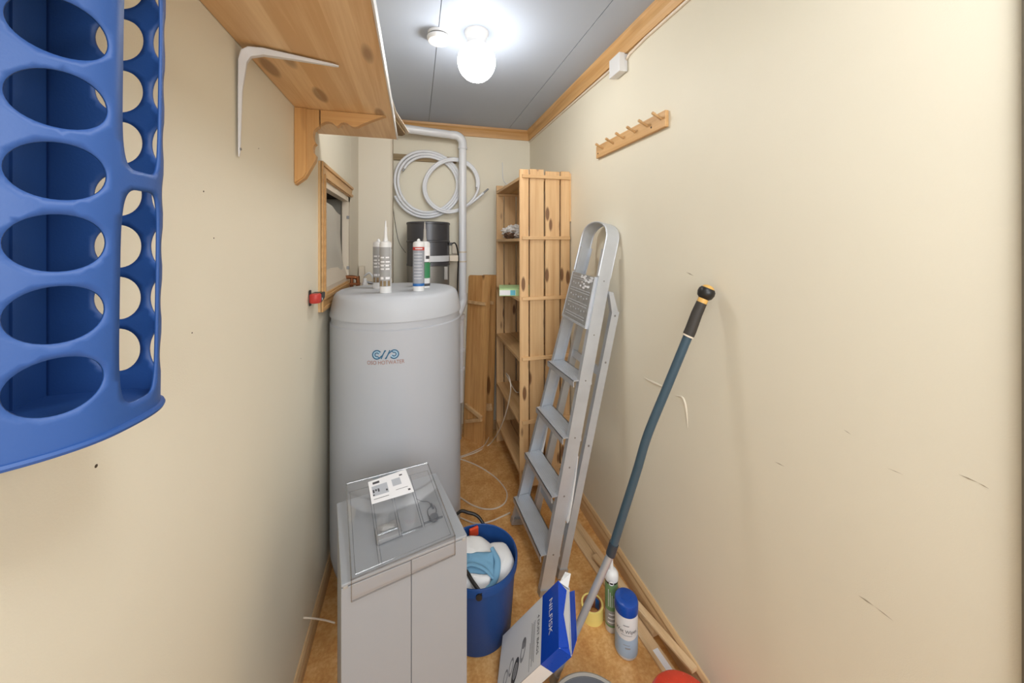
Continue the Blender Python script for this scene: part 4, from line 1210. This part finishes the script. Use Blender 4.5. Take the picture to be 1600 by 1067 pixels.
obj('tray_wall', skirt(0, 0, 0, 1, HB + 0.002), 'clear', ty)
obj('tray_wall', skirt(1, 0, 1, 1, HB + 0.002), 'clear', ty)
rimp = [T(0, 0), T(1, 0), T(1, 1), T(0, 1), T(0, 0)]
for a, b in zip(rimp, rimp[1:]):
    obj('tray_edge', tube([a, b], 0.0016, 8), 'clear_edge', ty, True)
lo = [(T(0, 0), T(1, 0))]
fa, fb = T(0, 0), T(1, 0); fa.z = fb.z = 0.668
obj('tray_edge', tube([fa, fb], 0.0016, 8), 'clear_edge', ty, True)
for q in (T(0, 0), T(1, 0)):
    obj('tray_edge', tube([q, Vector((q.x, q.y, 0.668))], 0.0012, 8), 'clear_edge', ty, True)
rp = [T(0.035, 0.03), T(0.965, 0.03), T(0.965, 0.88), T(0.035, 0.88), T(0.035, 0.03)]
obj('tray_groove', tube(rp, 0.0009, 6), 'clear_edge', ty)
for u, v0 in ((0.245, 0.03), (0.27, 0.03), (0.475, 0.22), (0.50, 0.20), (0.715, 0.22), (0.74, 0.22)):
    obj('divider', tplate(u - 0.0025, u + 0.0025, v0, 0.88, -0.0035, 0.0004), 'clear_edge', ty)
for u0, u1, v in ((0.27, 0.475, 0.30), (0.50, 0.715, 0.22), (0.74, 0.95, 0.24)):
    obj('divider', tplate(u0, u1, v, v + 0.010, -0.0035, 0.0004), 'clear_edge', ty)
# paper label on the tray
la, lb2, lc2, ld2 = [P(x, y, Z=0.749) for x, y in ((575, 754), (634, 734), (647, 763), (581, 783))]
lbp = thing('instruction_leaflet', 'white printed leaflet lying on the clear tray', 'leaflet', la)
def LQ(u, v, d=0.0015):
    p = (ld2 * (1 - u) + lc2 * u) * (1 - v) + (la * (1 - u) + lb2 * u) * v
    # rest on the sloping tray
    base = tFL; nrm_ = (tFR - tFL).cross(tBL - tFL).normalized()
    if nrm_.z < 0: nrm_ = -nrm_
    z = base.z - ((p.x - base.x) * nrm_.x + (p.y - base.y) * nrm_.y) / nrm_.z
    return Vector((p.x, p.y, z + 0.0022 + d))
def lrect(bm, u0, u1, v0, v1, d):
    bm.faces.new([bm.verts.new(LQ(u, v, d)) for u, v in ((u0, v0), (u1, v0), (u1, v1), (u0, v1))])
    return bm
bm = bmesh.new()
vv = [bm.verts.new(LQ(u, v, d)) for u in (0, 1) for v in (0, 1) for d in (0, 0.001)]
for f in ((0, 1, 3, 2), (4, 6, 7, 5), (0, 4, 5, 1), (2, 3, 7, 6), (0, 2, 6, 4), (1, 5, 7, 3)): bm.faces.new([vv[i] for i in f])
obj('paper', bm, 'white_print', lbp)
bm = bmesh.new()
lrect(bm, 0.10, 0.27, 0.80, 0.90, 0.0014)
for q in range(3): lrect(bm, 0.07 + q * 0.06, 0.11 + q * 0.06, 0.42 + 0.05 * (q % 2), 0.56, 0.0014)
lrect(bm, 0.06, 0.10, 0.30, 0.36, 0.0014); lrect(bm, 0.06, 0.42, 0.14, 0.16, 0.0014); lrect(bm, 0.78, 0.86, 0.80, 0.86, 0.0014); lrect(bm, 0.60, 0.9, 0.26, 0.275, 0.0014); lrect(bm, 0.88, 0.94, 0.10, 0.17, 0.0014); lrect(bm, 0.38, 0.42, 0.36, 0.44, 0.0014)
stuff(obj('print_marks', bm, 'dark_print', lbp))
bm = bmesh.new(); lrect(bm, 0.06, 0.44, 0.28, 0.72, 0.0012); lrect(bm, 0.56, 0.78, 0.45, 0.75, 0.0012)
stuff(obj('printed_panel', bm, 'tank', lbp))
# things under the tray
def cab_pt(px, py, z): return P(px, py, Z=z)
c1_ = cab_pt(606, 830, HB + 0.008)
sg_ = thing('grey_pad', 'grey crumpled pad lying under the clear tray', 'pad', (c1_.x, c1_.y, HB + 0.0005))
obj('pad', obox(Vector((c1_.x, c1_.y, HB + 0.0005)), (fx + fy * 0.05).normalized(), fy, Zu, -0.030, 0.034, -0.026, 0.028, 0, 0.012, 0.004), 'sponge', sg_, True)
obj('pad_fold', blob((c1_.x, c1_.y, HB + 0.0175), 0.018, 0.012, 0.005, 0.3, 2, 3, 3), 'label_grey', sg_, True)
c2_ = cab_pt(678, 806, HB + 0.01)
pg = thing('plug_and_chain', 'dark oval plug on a thin wire loop under the clear tray', 'plug', (c2_.x, c2_.y, HB))
obj('plug', lathe([(0, 0), (0.010, 0), (0.013, 0.004), (0.011, 0.010), (0, 0.011)], (c2_.x, c2_.y, HB + 0.0005), 24), 'grey_rubber', pg, True)
def hb_(px, py): 
    q = P(px, py, Z=HB + 0.003); return q
obj('wire_loop', tube(smooth_path([hb_(650, 779), hb_(659, 783), hb_(669, 784), hb_(673, 790), hb_(668, 797), hb_(670, 806), hb_(676, 808), hb_(682, 798), hb_(678, 789)], 6), 0.0010, 6), 'grey_rubber', pg, True)
obj('wire_crimp', tube([hb_(674, 787), hb_(677, 794)], 0.0025, 8), 'grey_rubber', pg, True)

# ================================================================== BLUE BUCKET with cloths
BX, BY = 0.237, 1.376
bn = thing('blue_bucket', 'blue plastic bucket holding cloths beside the white cabinet', 'bucket', (BX, BY, 0))
obj('bucket_wall', lathe([(0, 0.0), (0.118, 0.0), (0.123, 0.006), (0.139, 0.225), (0.141, 0.232), (0.1475, 0.236), (0.149, 0.262), (0.147, 0.268), (0.1425, 0.266), (0.137, 0.225), (0.121, 0.010), (0, 0.008)], (BX, BY, 0), 72), 'blue_bin', bn, True)
def rim(a, r=0.152, z=0.25): return Vector((BX + r * cos(a), BY + r * sin(a), z))
a_back, a_front = radians(88), radians(-100)
pth = smooth_path([P(758, 823, Z=0.252), P(747, 807, Z=0.282), P(732, 801, Z=0.298), P(715, 802, Z=0.305), Vector((0.075, 1.42, 0.30)), Vector((0.065, 1.345, 0.29)), P(722, 888, Z=0.275), P(738, 908, Z=0.264), P(753, 929, Z=0.250)], 6)
obj('bail_handle', tube(pth, 0.0065, 10), 'dark', bn, True)
for a in (a_back, a_front):
    obj('handle_lug', lathe([(0, 0), (0.011, 0), (0.011, 0.008), (0, 0.008)], rim(a, 0.146, 0.245), 16, axis=(cos(a), sin(a), 0)), 'dark', bn, True)
q = P(741, 827, Z=0.262)
orange = obj('orange_clip', obox(Vector((q.x, q.y, 0.235)), Vector((1, 0.3, 0)).normalized(), Vector((-0.3, 1, 0)).normalized(), Zu, -0.022, 0.018, -0.006, 0.006, 0, 0.035, 0.003), 'orange', None)
tag(orange, 'orange-red plastic clip at the back of the blue bucket', 'clip')
def cloth(cx, cy, z, sx, sy, hgt, seed, drop, rot=0):
    bm = bmesh.new(); G = 26; g = []
    for i in range(G + 1):
        row = []
        for j in range(G + 1):
            u, v = i / G * 2 - 1, j / G * 2 - 1
            rr = sqrt(u * u + v * v)
            k = 1 / max(1, rr) 
            x, y = u * k * sx, v * k * sy
            n = mn.noise((u * 1.7 + seed, v * 1.7, seed)) + 0.5 * mn.noise((u * 4 + seed, v * 4, 5))
            zz = z + hgt * n - drop * min(1, rr) ** 3
            xr, yr = x * cos(rot) - y * sin(rot), x * sin(rot) + y * cos(rot)
            row.append(bm.verts.new((cx + xr, cy + yr, zz)))
        g.append(row)
    for i in range(G):
        for j in range(G): bm.faces.new((g[i][j], g[i + 1][j], g[i + 1][j + 1], g[i][j + 1]))
    return bm
def rope_cloth(path, rad, seed, flat=0.6, amp=0.25, n=20):
    """a folded thick roll of cloth along a path"""
    sm_ = smooth_path(path, 8)
    rs = [rad * (0.55 + 0.45 * sin(pi * (0.08 + 0.84 * k / (len(sm_) - 1)))) for k in range(len(sm_))]
    bm = tube(sm_, rs, n, sy=flat)
    for v in bm.verts:
        v.co += v.co.normalized() * 0 + Vector((mn.noise(v.co * 22 + Vector((seed, 0, 0))), mn.noise(v.co * 22 + Vector((0, seed, 0))), mn.noise(v.co * 22 + Vector((0, 0, seed))))) * rad * amp
    return bm
cw = thing('white_towel', 'white towel bundled in the blue bucket', 'towel', (BX, BY, 0.2))
obj('towel_fold', rope_cloth([(BX - 0.12, BY + 0.03, 0.262), (BX - 0.06, BY + 0.035, 0.258), (BX + 0.015, BY + 0.03, 0.240), (BX + 0.08, BY + 0.0, 0.222)], 0.056, 1), 'cloth_white', cw, True)
obj('towel_fold', rope_cloth([(BX + 0.045, BY + 0.055, 0.225), (BX + 0.088, BY + 0.01, 0.235), (BX + 0.080, BY - 0.055, 0.225), (BX + 0.045, BY - 0.10, 0.20)], 0.040, 4), 'cloth_white', cw, True)
obj('towel_fold', rope_cloth([(BX - 0.10, BY - 0.05, 0.215), (BX - 0.06, BY - 0.02, 0.235), (BX - 0.02, BY + 0.01, 0.235)], 0.05, 9), 'cloth_white', cw, True)
obj('towel_base', cloth(BX, BY, 0.205, 0.116, 0.116, 0.015, 2, 0.02), 'cloth_white', cw, True)
cbl = thing('blue_cloth', 'light blue cloth folded on top of the white towel in the bucket', 'cloth', (BX, BY - 0.04, 0.22))
def drape(pts4, hgt, seed, sag, th=0.004):
    bm = bmesh.new(); G = 18; g = []
    p = [Vector(q) for q in pts4]
    for i in range(G + 1):
        row = []
        for j in range(G + 1):
            u, v = i / G, j / G
            q = (p[0] * (1 - u) + p[1] * u) * (1 - v) + (p[3] * (1 - u) + p[2] * u) * v
            n = mn.noise((u * 2.3 + seed, v * 2.3, seed)) + 0.4 * mn.noise((u * 6, v * 6 + seed, 2))
            e = max(abs(u - .5), abs(v - .5)) * 2
            row.append(bm.verts.new((q.x + 0.004 * mn.noise((v * 4, seed, 0)), q.y + 0.004 * mn.noise((u * 4, seed, 1)), q.z + hgt * n - sag * e ** 4)))
        g.append(row)
    for i in range(G):
        for j in range(G): bm.faces.new((g[i][j], g[i + 1][j], g[i + 1][j + 1], g[i][j + 1]))
    return bm
o = obj('cloth_sheet', drape([(BX - 0.085, BY - 0.055, 0.262), (BX + 0.045, BY - 0.095, 0.250), (BX + 0.055, BY - 0.010, 0.285), (BX - 0.055, BY + 0.000, 0.292)], 0.006, 12, 0.012), 'cloth_blue', cbl, True)
o.modifiers.new('thick', 'SOLIDIFY').thickness = 0.004
obj('cloth_fold', rope_cloth([(BX + 0.050, BY + 0.0, 0.278), (BX + 0.062, BY - 0.045, 0.262), (BX + 0.040, BY - 0.095, 0.240), (BX - 0.01, BY - 0.120, 0.225)], 0.012, 3), 'cloth_blue', cbl, True)
obj('cloth_fold', rope_cloth([(BX - 0.095, BY - 0.050, 0.268), (BX - 0.04, BY - 0.050, 0.276), (BX + 0.005, BY - 0.070, 0.268), (BX + 0.035, BY - 0.098, 0.250)], 0.007, 6), 'cloth_blue', cbl, True)
o = obj('cloth_patch', drape([(BX - 0.075, BY - 0.105, 0.232), (BX + 0.005, BY - 0.120, 0.228), (BX + 0.030, BY - 0.085, 0.256), (BX - 0.090, BY - 0.055, 0.264)], 0.004, 4, 0.006), 'cloth_white', cbl, True, label='white quilted underside')
o.modifiers.new('thick', 'SOLIDIFY').thickness = 0.004

# ================================================================== DUST BAG CARTON
Av, Bv, Cv, Dv = Vector((0.463, 1.125, 0.335)), Vector((0.399, 0.966, 0.300)), Vector((0.301, 1.252, 0.061)), Vector((0.237, 1.093, 0.026))
Fv, Ev, Gv, Hv = Vector((0.499, 1.116, 0.309)), Vector((0.435, 0.957, 0.274)), Vector((0.338, 1.243, 0.036)), Vector((0.273, 1.084, 0.0))
ct = thing('dust_bag_carton', 'white and blue dust bag carton with torn open end leaning on the pole', 'carton', Hv)
eu = (Bv - Av).normalized(); ev = (Av - Cv).normalized()     # eu: along the open end, ev: from base to open end
en = eu.cross(ev).normalized()
if en.dot(Vector((-1, 0, 0.3))) < 0: en = -en                # outward normal of the printed face
Wc, Lc = (Bv - Av).length, (Av - Cv).length
Tc = (Fv - Av).length
def Q(a, b, d=0.0): return Av + eu * a - ev * b + en * d     # a along open end, b down the face
def qplate(a0, a1, b0, b1, d0, d1, m, name, lab=None):
    bm = bmesh.new()
    vv = [bm.verts.new(Q(a, b, d)) for a in (a0, a1) for b in (b0, b1) for d in (d0, d1)]
    for f in ((0, 1, 3, 2), (4, 6, 7, 5), (0, 4, 5, 1), (2, 3, 7, 6), (0, 2, 6, 4), (1, 5, 7, 3)): bm.faces.new([vv[i] for i in f])
    return obj(name, bm, m, ct, label=lab)
th0 = 0.0012
BLUE = 0.092
front_f = qplate(0, Wc, 0, Lc, -th0, 0, 'carton', 'front_face')
qplate(0, Wc, 0, Lc, -Tc, -Tc + th0, 'carton', 'back_face')
qplate(Wc - th0, Wc, 0, Lc, -Tc, 0, 'carton', 'side_face')
qplate(0, th0, 0, Lc, -Tc, 0, 'carton', 'side_face')
qplate(0, Wc, Lc - th0, Lc, -Tc, 0, 'carton', 'base_face')
qplate(-0.0004, Wc + 0.0004, 0.0, BLUE, 0, 0.0005, 'blue_print', 'blue_band')
qplate(Wc, Wc + 0.0005, 0, BLUE, -Tc, 0.0004, 'blue_print', 'blue_band')
qplate(-0.0004, 0, 0, BLUE, -Tc, 0.0004, 'blue_print', 'blue_band')
# flaps at the open end
def flap(pts, m, name='flap'):
    bm = bmesh.new()
    vv = [bm.verts.new(p) for p in pts]
    bm.faces.new(vv)
    o = obj(name, bm, m, ct)
    md = o.modifiers.new('thick', 'SOLIDIFY'); md.thickness = 0.0012
    return o
flap([Q(0, 0, 0), Q(Wc, 0, 0), Q(Wc - 0.01, -0.010, -0.030), Q(Wc * 0.5, -0.002, -0.018), Q(0.02, -0.008, -0.028)], 'blue_print')
flap([Q(0.005, 0, -0.006), Q(Wc - 0.005, 0.006, -0.02), Q(Wc - 0.01, 0.002, -Tc + 0.004), Q(0.01, -0.002, -Tc + 0.004)], 'carton_in', 'inner_flap')
flap([Q(0.012, 0, -Tc), Q(Wc - 0.002, 0, -Tc), Q(Wc - 0.03, -0.024, -Tc - 0.002), Q(0.018, -0.024, -Tc - 0.002)], 'blue_print')
flap([Q(0.004, 0, -0.004), Q(0.004, 0, -Tc + 0.006), Q(-0.024, -0.026, -Tc + 0.012), Q(-0.030, -0.012, -0.02)], 'carton')
flap([Q(Wc, 0, -0.004), Q(Wc, 0, -Tc + 0.004), Q(Wc - 0.03, -0.006, -Tc * 0.55)], 'blue_print')
# printing: text runs along the open end
def qtext(s, size, acen, b, m, name, length=None, squash=1.0):
    bm = text_bm(s, size)
    xs = [v.co.x for v in bm.verts]
    k = (length / (max(xs) - min(xs))) if length else 1
    map_bm(bm, lambda c: Q(acen + c.x * k, b - c.y * squash, 0.0009))
    return obj(name, bm, m, front_f)
qtext('NILFISK', 0.026, 0.078, 0.043, 'white_print', 'lettering', 0.092)
qtext('4 DUST BAGS', 0.017, 0.094, 0.112, 'dark_print', 'lettering', 0.10)
bm = bmesh.new()
for q, (a0, a1) in enumerate(((0.05, 0.155), (0.052, 0.150), (0.055, 0.160), (0.050, 0.14), (0.10, 0.168))):
    b = 0.130 + q * 0.006
    bm.faces.new([bm.verts.new(Q(a, bb, 0.0007)) for a, bb in ((a0, b), (a1, b), (a1, b + 0.0025), (a0, b + 0.0025))])
stuff(obj('fine_print', bm, 'grey_print', ct))
def qring(a, b, ra, rb, wd_, rot, m, name='printed_drawing'):
    bm = bmesh.new(); prev = None
    for k in range(25):
        t = 2 * pi * k / 24
        pt = []
        for s2 in (1, 1 - wd_):
            x, y = ra * s2 * cos(t), rb * s2 * sin(t)
            pt.append(bm.verts.new(Q(a + x * cos(rot) - y * sin(rot), b + x * sin(rot) + y * cos(rot), 0.0008)))
        if prev: bm.faces.new((prev[0], prev[1], pt[1], pt[0]))
        prev = pt
    obj(name, bm, m, front_f)
qring(0.100, 0.195, 0.030, 0.013, 0.35, 0.3, 'grey_print')
qring(0.084, 0.192, 0.014, 0.012, 0.95, 0.3, 'grey_print')
qring(0.135, 0.235, 0.032, 0.016, 0.40, 0.4, 'dark_print')
qring(0.135, 0.235, 0.018, 0.008, 0.95, 0.4, 'grey_print')
qring(0.115, 0.262, 0.022, 0.012, 0.3, 0.3, 'grey_print')
qring(0.130, 0.292, 0.020, 0.012, 0.3, 0.3, 'grey_print')

# ================================================================== WET WIPES, SPRAY, TAPE
WX, WY = 0.735, 1.146
ww = thing('wipes_canister', 'white and pale blue wet wipes canister with dark blue lid on the floor', 'canister', (WX, WY, 0))
r = 0.0395
obj('canister_body', lathe([(0, 0), (r - 0.004, 0), (r, 0.006), (r, 0.15), (r - 0.002, 0.158), (0, 0.158)], (WX, WY, 0), 48), 'white', ww, True)
obj('label_band', lathe([(r + 0.0004, 0.012), (r + 0.0004, 0.090)], (WX, WY, 0), 48), 'wipes_blue', ww, True)
fc = facing(WX, WY)
wb_ = bmesh.new()
# curved upper edge of the blue field
for k in range(24):
    a0_, a1_ = fc - 1.6 + 3.2 * k / 24, fc - 1.6 + 3.2 * (k + 1) / 24
    z0_ = 0.090 - 0.016 * (1 - ((k + .5) / 12 - 1) ** 2)
    patch(WX, WY, r + 0.0007, a0_, a1_, z0_, 0.0905, wb_, 1)
obj('label_arc', wb_, 'white', ww, True)
obj('lid', lathe([(r - 0.001, 0.152), (r + 0.0015, 0.153), (r + 0.002, 0.180), (r - 0.001, 0.188), (r - 0.008, 0.192), (0.014, 0.193), (0, 0.193)], (WX, WY, 0), 48), 'cap_blue', ww, True)
obj('lid_tab', obox(Vector((WX, WY, 0.1925)), Vector((0.6, -0.8, 0)), Vector((0.8, 0.6, 0)), Zu, -0.014, 0.014, -0.017, 0.010, 0, 0.002, 0.001), 'cap_blue', ww)
tb = text_bm('Wet Wipes', 0.0165)
map_bm(tb, lambda c: Vector((c.x, c.y, 0.0012)))
obj('lettering', map_bm(tb, cyl_map(WX, WY, 0.104, fc, r)), 'grey_rubber', ww)
bars = bmesh.new()
patch(WX, WY, r + 0.001, fc - 0.25, fc + 0.25, 0.123, 0.126, bars); patch(WX, WY, r + 0.001, fc - 0.1, fc + 0.35, 0.044, 0.049, bars)
patch(WX, WY, r + 0.001, fc - 0.45, fc + 0.5, 0.090, 0.0915, bars); patch(WX, WY, r + 0.001, fc - 0.25, fc + 0.3, 0.056, 0.058, bars)
stuff(obj('fine_print', bars, 'grey_print', ww))

GX, GY = 0.722, 1.226
gt = thing('green_cleaner_tube', 'slim white tube with green label and white nozzle cap behind the wipes canister', 'tube', (GX, GY, 0))
r = 0.0235
obj('tube_body', lathe([(0, 0), (r - 0.002, 0), (r, 0.003), (r, 0.196), (r - 0.001, 0.200), (0, 0.200)], (GX, GY, 0), 36), 'white', gt, True)
obj('label_band', lathe([(r + 0.0004, 0.085), (r + 0.0004, 0.185)], (GX, GY, 0), 36), 'pale_green', gt, True)
obj('label_band', lathe([(r + 0.0004, 0.030), (r + 0.0004, 0.085)], (GX, GY, 0), 36), 'label_grey', gt, True)
obj('label_band', lathe([(r + 0.0005, 0.024), (r + 0.0005, 0.032)], (GX, GY, 0), 36), 'pale_green', gt, True)
obj('neck_ring', lathe([(r + 0.0006, 0.184), (r + 0.0006, 0.192)], (GX, GY, 0), 36), 'dark', gt, True)
bars = bmesh.new(); fg = facing(GX, GY)
for q in range(4): patch(GX, GY, r + 0.001, fg - 0.5 + q * 0.28, fg - 0.42 + q * 0.28, 0.10, 0.165 - 0.01 * q, bars, 2)
for q in range(3):
    patch(GX, GY, r + 0.001, fg - 0.6 + q * 0.1, fg + 0.5, 0.040 + 0.015 * q, 0.045 + 0.015 * q, bars, 6)
stuff(obj('print_lines', bars, 'white_print', gt))
obj('cap', lathe([(r, 0.190), (r + 0.002, 0.192), (r + 0.002, 0.212), (r - 0.006, 0.224), (0.010, 0.228), (0, 0.228)], (GX, GY, 0), 36), 'white', gt, True)
obj('nozzle', lathe([(0.010, 0.226), (0.007, 0.24), (0.0045, 0.29), (0, 0.291)], (GX, GY, 0), 16), 'white', gt, True)
rg = Vector((GX, GY, 0.196)) + Vector((cos(fg), sin(fg), 0)) * 0.032
obj('cap_ring', tube([rg + Vector((-sin(fg) * cos(t), cos(fg) * cos(t), 0)) * 0.008 + Vector((cos(fg) * 0.35, sin(fg) * 0.35, 1)).normalized() * sin(t) * 0.009 for t in [2 * pi * k / 16 for k in range(17)]], 0.0016, 6), 'white', gt, True)

tx_, ty_ = 0.672, 1.285
tp = thing('tape_roll', 'yellow tape roll with brown core on the floor behind the pole', 'tape', (tx_, ty_, 0))
obj('tape_wound', lathe([(0.036, 0.0), (0.043, 0.0), (0.043, 0.05), (0.036, 0.05), (0.036, 0.0)], (tx_, ty_, 0), 48), 'yellow', tp, True)
obj('core', lathe([(0.033, 0.0), (0.036, 0.0), (0.036, 0.0505), (0.033, 0.0505), (0.033, 0)], (tx_, ty_, 0), 48), 'cardboard', tp, True)
obj('core_sticker', patch(tx_, ty_, 0.0327, 0.1, 0.7, 0.005, 0.045), 'mid_blue', tp)

# ================================================================== LOOSE MOULDINGS, NEAR BOWLS
def strip_piece(label, a, b, wd_, th_, m, mark=False, up=Vector((0, 0, 1))):
    a, b = Vector(a), Vector(b)
    d = (b - a).normalized(); s2 = d.cross(up).normalized(); u2 = s2.cross(d).normalized()
    L = (b - a).length
    t = thing('loose_moulding', label, 'moulding', a, 'loose wooden mouldings along the right wall')
    prof = [(-wd_ / 2, 0), (wd_ / 2, 0), (wd_ / 2, th_ * 0.6), (wd_ * 0.3, th_), (-wd_ / 2, th_)]
    bm = bmesh.new()
    A = [bm.verts.new(a + s2 * x + u2 * y) for x, y in prof]; B = [bm.verts.new(b + s2 * x + u2 * y) for x, y in prof]
    bm.faces.new(A); bm.faces.new(B[::-1])
    for i in range(5):
        j = (i + 1) % 5; bm.faces.new((A[i], A[j], B[j], B[i]))
    obj('moulding_strip', bm, m, t)
    if mark:
        c = a + d * L * mark
        obj('paint_mark', obox(c, d, s2, u2, -0.035, 0.035, -0.012, 0.010, th_ - 0.001, th_ + 0.0006), 'white_print', t, label='white paint mark')
    return t
strip_piece('loose wooden moulding with a white paint mark, lying on the floor by the right wall', (0.770, 1.70, 0.0), (0.838, 1.005, 0.0), 0.042, 0.014, 'loose_y', 0.90)
strip_piece('slim wooden moulding on the floor, leaning up on the skirting at its near end', (0.800, 1.76, 0.002), (0.862, 1.15, 0.008), 0.028, 0.02, 'loose_y')
strip_piece('moulding strip crossing over the others next to the skirting', (0.795, 1.50, 0.022), (0.874, 0.97, 0.078), 0.024, 0.012, 'loose_y')

rb = thing('red_lid_bowl', 'glossy red plastic bowl upside down at the near right by the wall', 'bowl', (0.7615, 0.8745, 0))
obj('bowl_shell', lathe([(0.096, 0.0), (0.1, 0.0), (0.1, 0.1), (0.102, 0.104), (0.100, 0.112), (0.092, 0.119), (0.05, 0.1225), (0, 0.1235)], (0.7615, 0.8745, 0), 64), 'red', rb, True)
obj('bowl_rim', lathe([(0.1, 0.096), (0.1035, 0.098), (0.1035, 0.104), (0.1, 0.106)], (0.7615, 0.8745, 0), 64), 'red', rb, True)
gbx, gby = 0.482, 0.922
gb = thing('grey_basin', 'round dark grey plastic basin with a light rim at the bottom of the photo', 'basin', (gbx, gby, 0))
obj('basin_wall', lathe([(0, 0.0), (0.10, 0.0), (0.105, 0.004), (0.130, 0.090), (0.127, 0.090), (0.102, 0.007), (0, 0.006)], (gbx, gby, 0), 64), 'grey_rubber', gb, True)
obj('basin_rim', lathe([(0.126, 0.088), (0.137, 0.087), (0.138, 0.092), (0.133, 0.095), (0.126, 0.092)], (gbx, gby, 0), 64), 'grey_rim', gb, True)
obj('basin_water', lathe([(0, 0.070), (0.1225, 0.070)], (gbx, gby, 0), 64), 'grey_rubber', gb)

# ================================================================== CABLES on the floor
def cable(label, pts, r=0.0038):
    return tag(obj('extension_cable', tube(smooth_path(pts, 8), r, 8), 'wire', None, True), label, 'cable', 'cream cables on the floor behind the bucket')
zf = 0.004
f_ = lambda px, py, z=zf: P(px, py, Z=z)
cable('cream cable rising from the floor to the shelving', [f_(700, 722), f_(722, 714), f_(745, 706), P(765, 694, Z=0.01), P(779, 674, X=0.545), P(789, 650, X=0.560), P(796, 622, X=0.568), P(798, 603, X=0.568), P(795, 588, X=0.575), P(791, 585, X=0.61), Vector((0.66, 2.36, 0.455)), Vector((0.72, 2.42, 0.442))])
cable('cream cable making a wide loop on the cork floor', [f_(700, 712), f_(722, 718), f_(745, 727), f_(768, 741), f_(783, 755), f_(792, 770), f_(789, 785), f_(775, 794), f_(757, 795), f_(738, 789), f_(722, 779), f_(705, 768)])
cable('cream cable end lying behind the blue bucket', [f_(700, 800), f_(722, 810), f_(745, 818), f_(765, 815), f_(782, 808), f_(797, 801)])
cable('thin cream cable under the spare boards', [f_(700, 716), f_(722, 712), f_(745, 703), f_(757, 695), f_(764, 683)], 0.0025)
print('objects', len(bpy.data.objects))
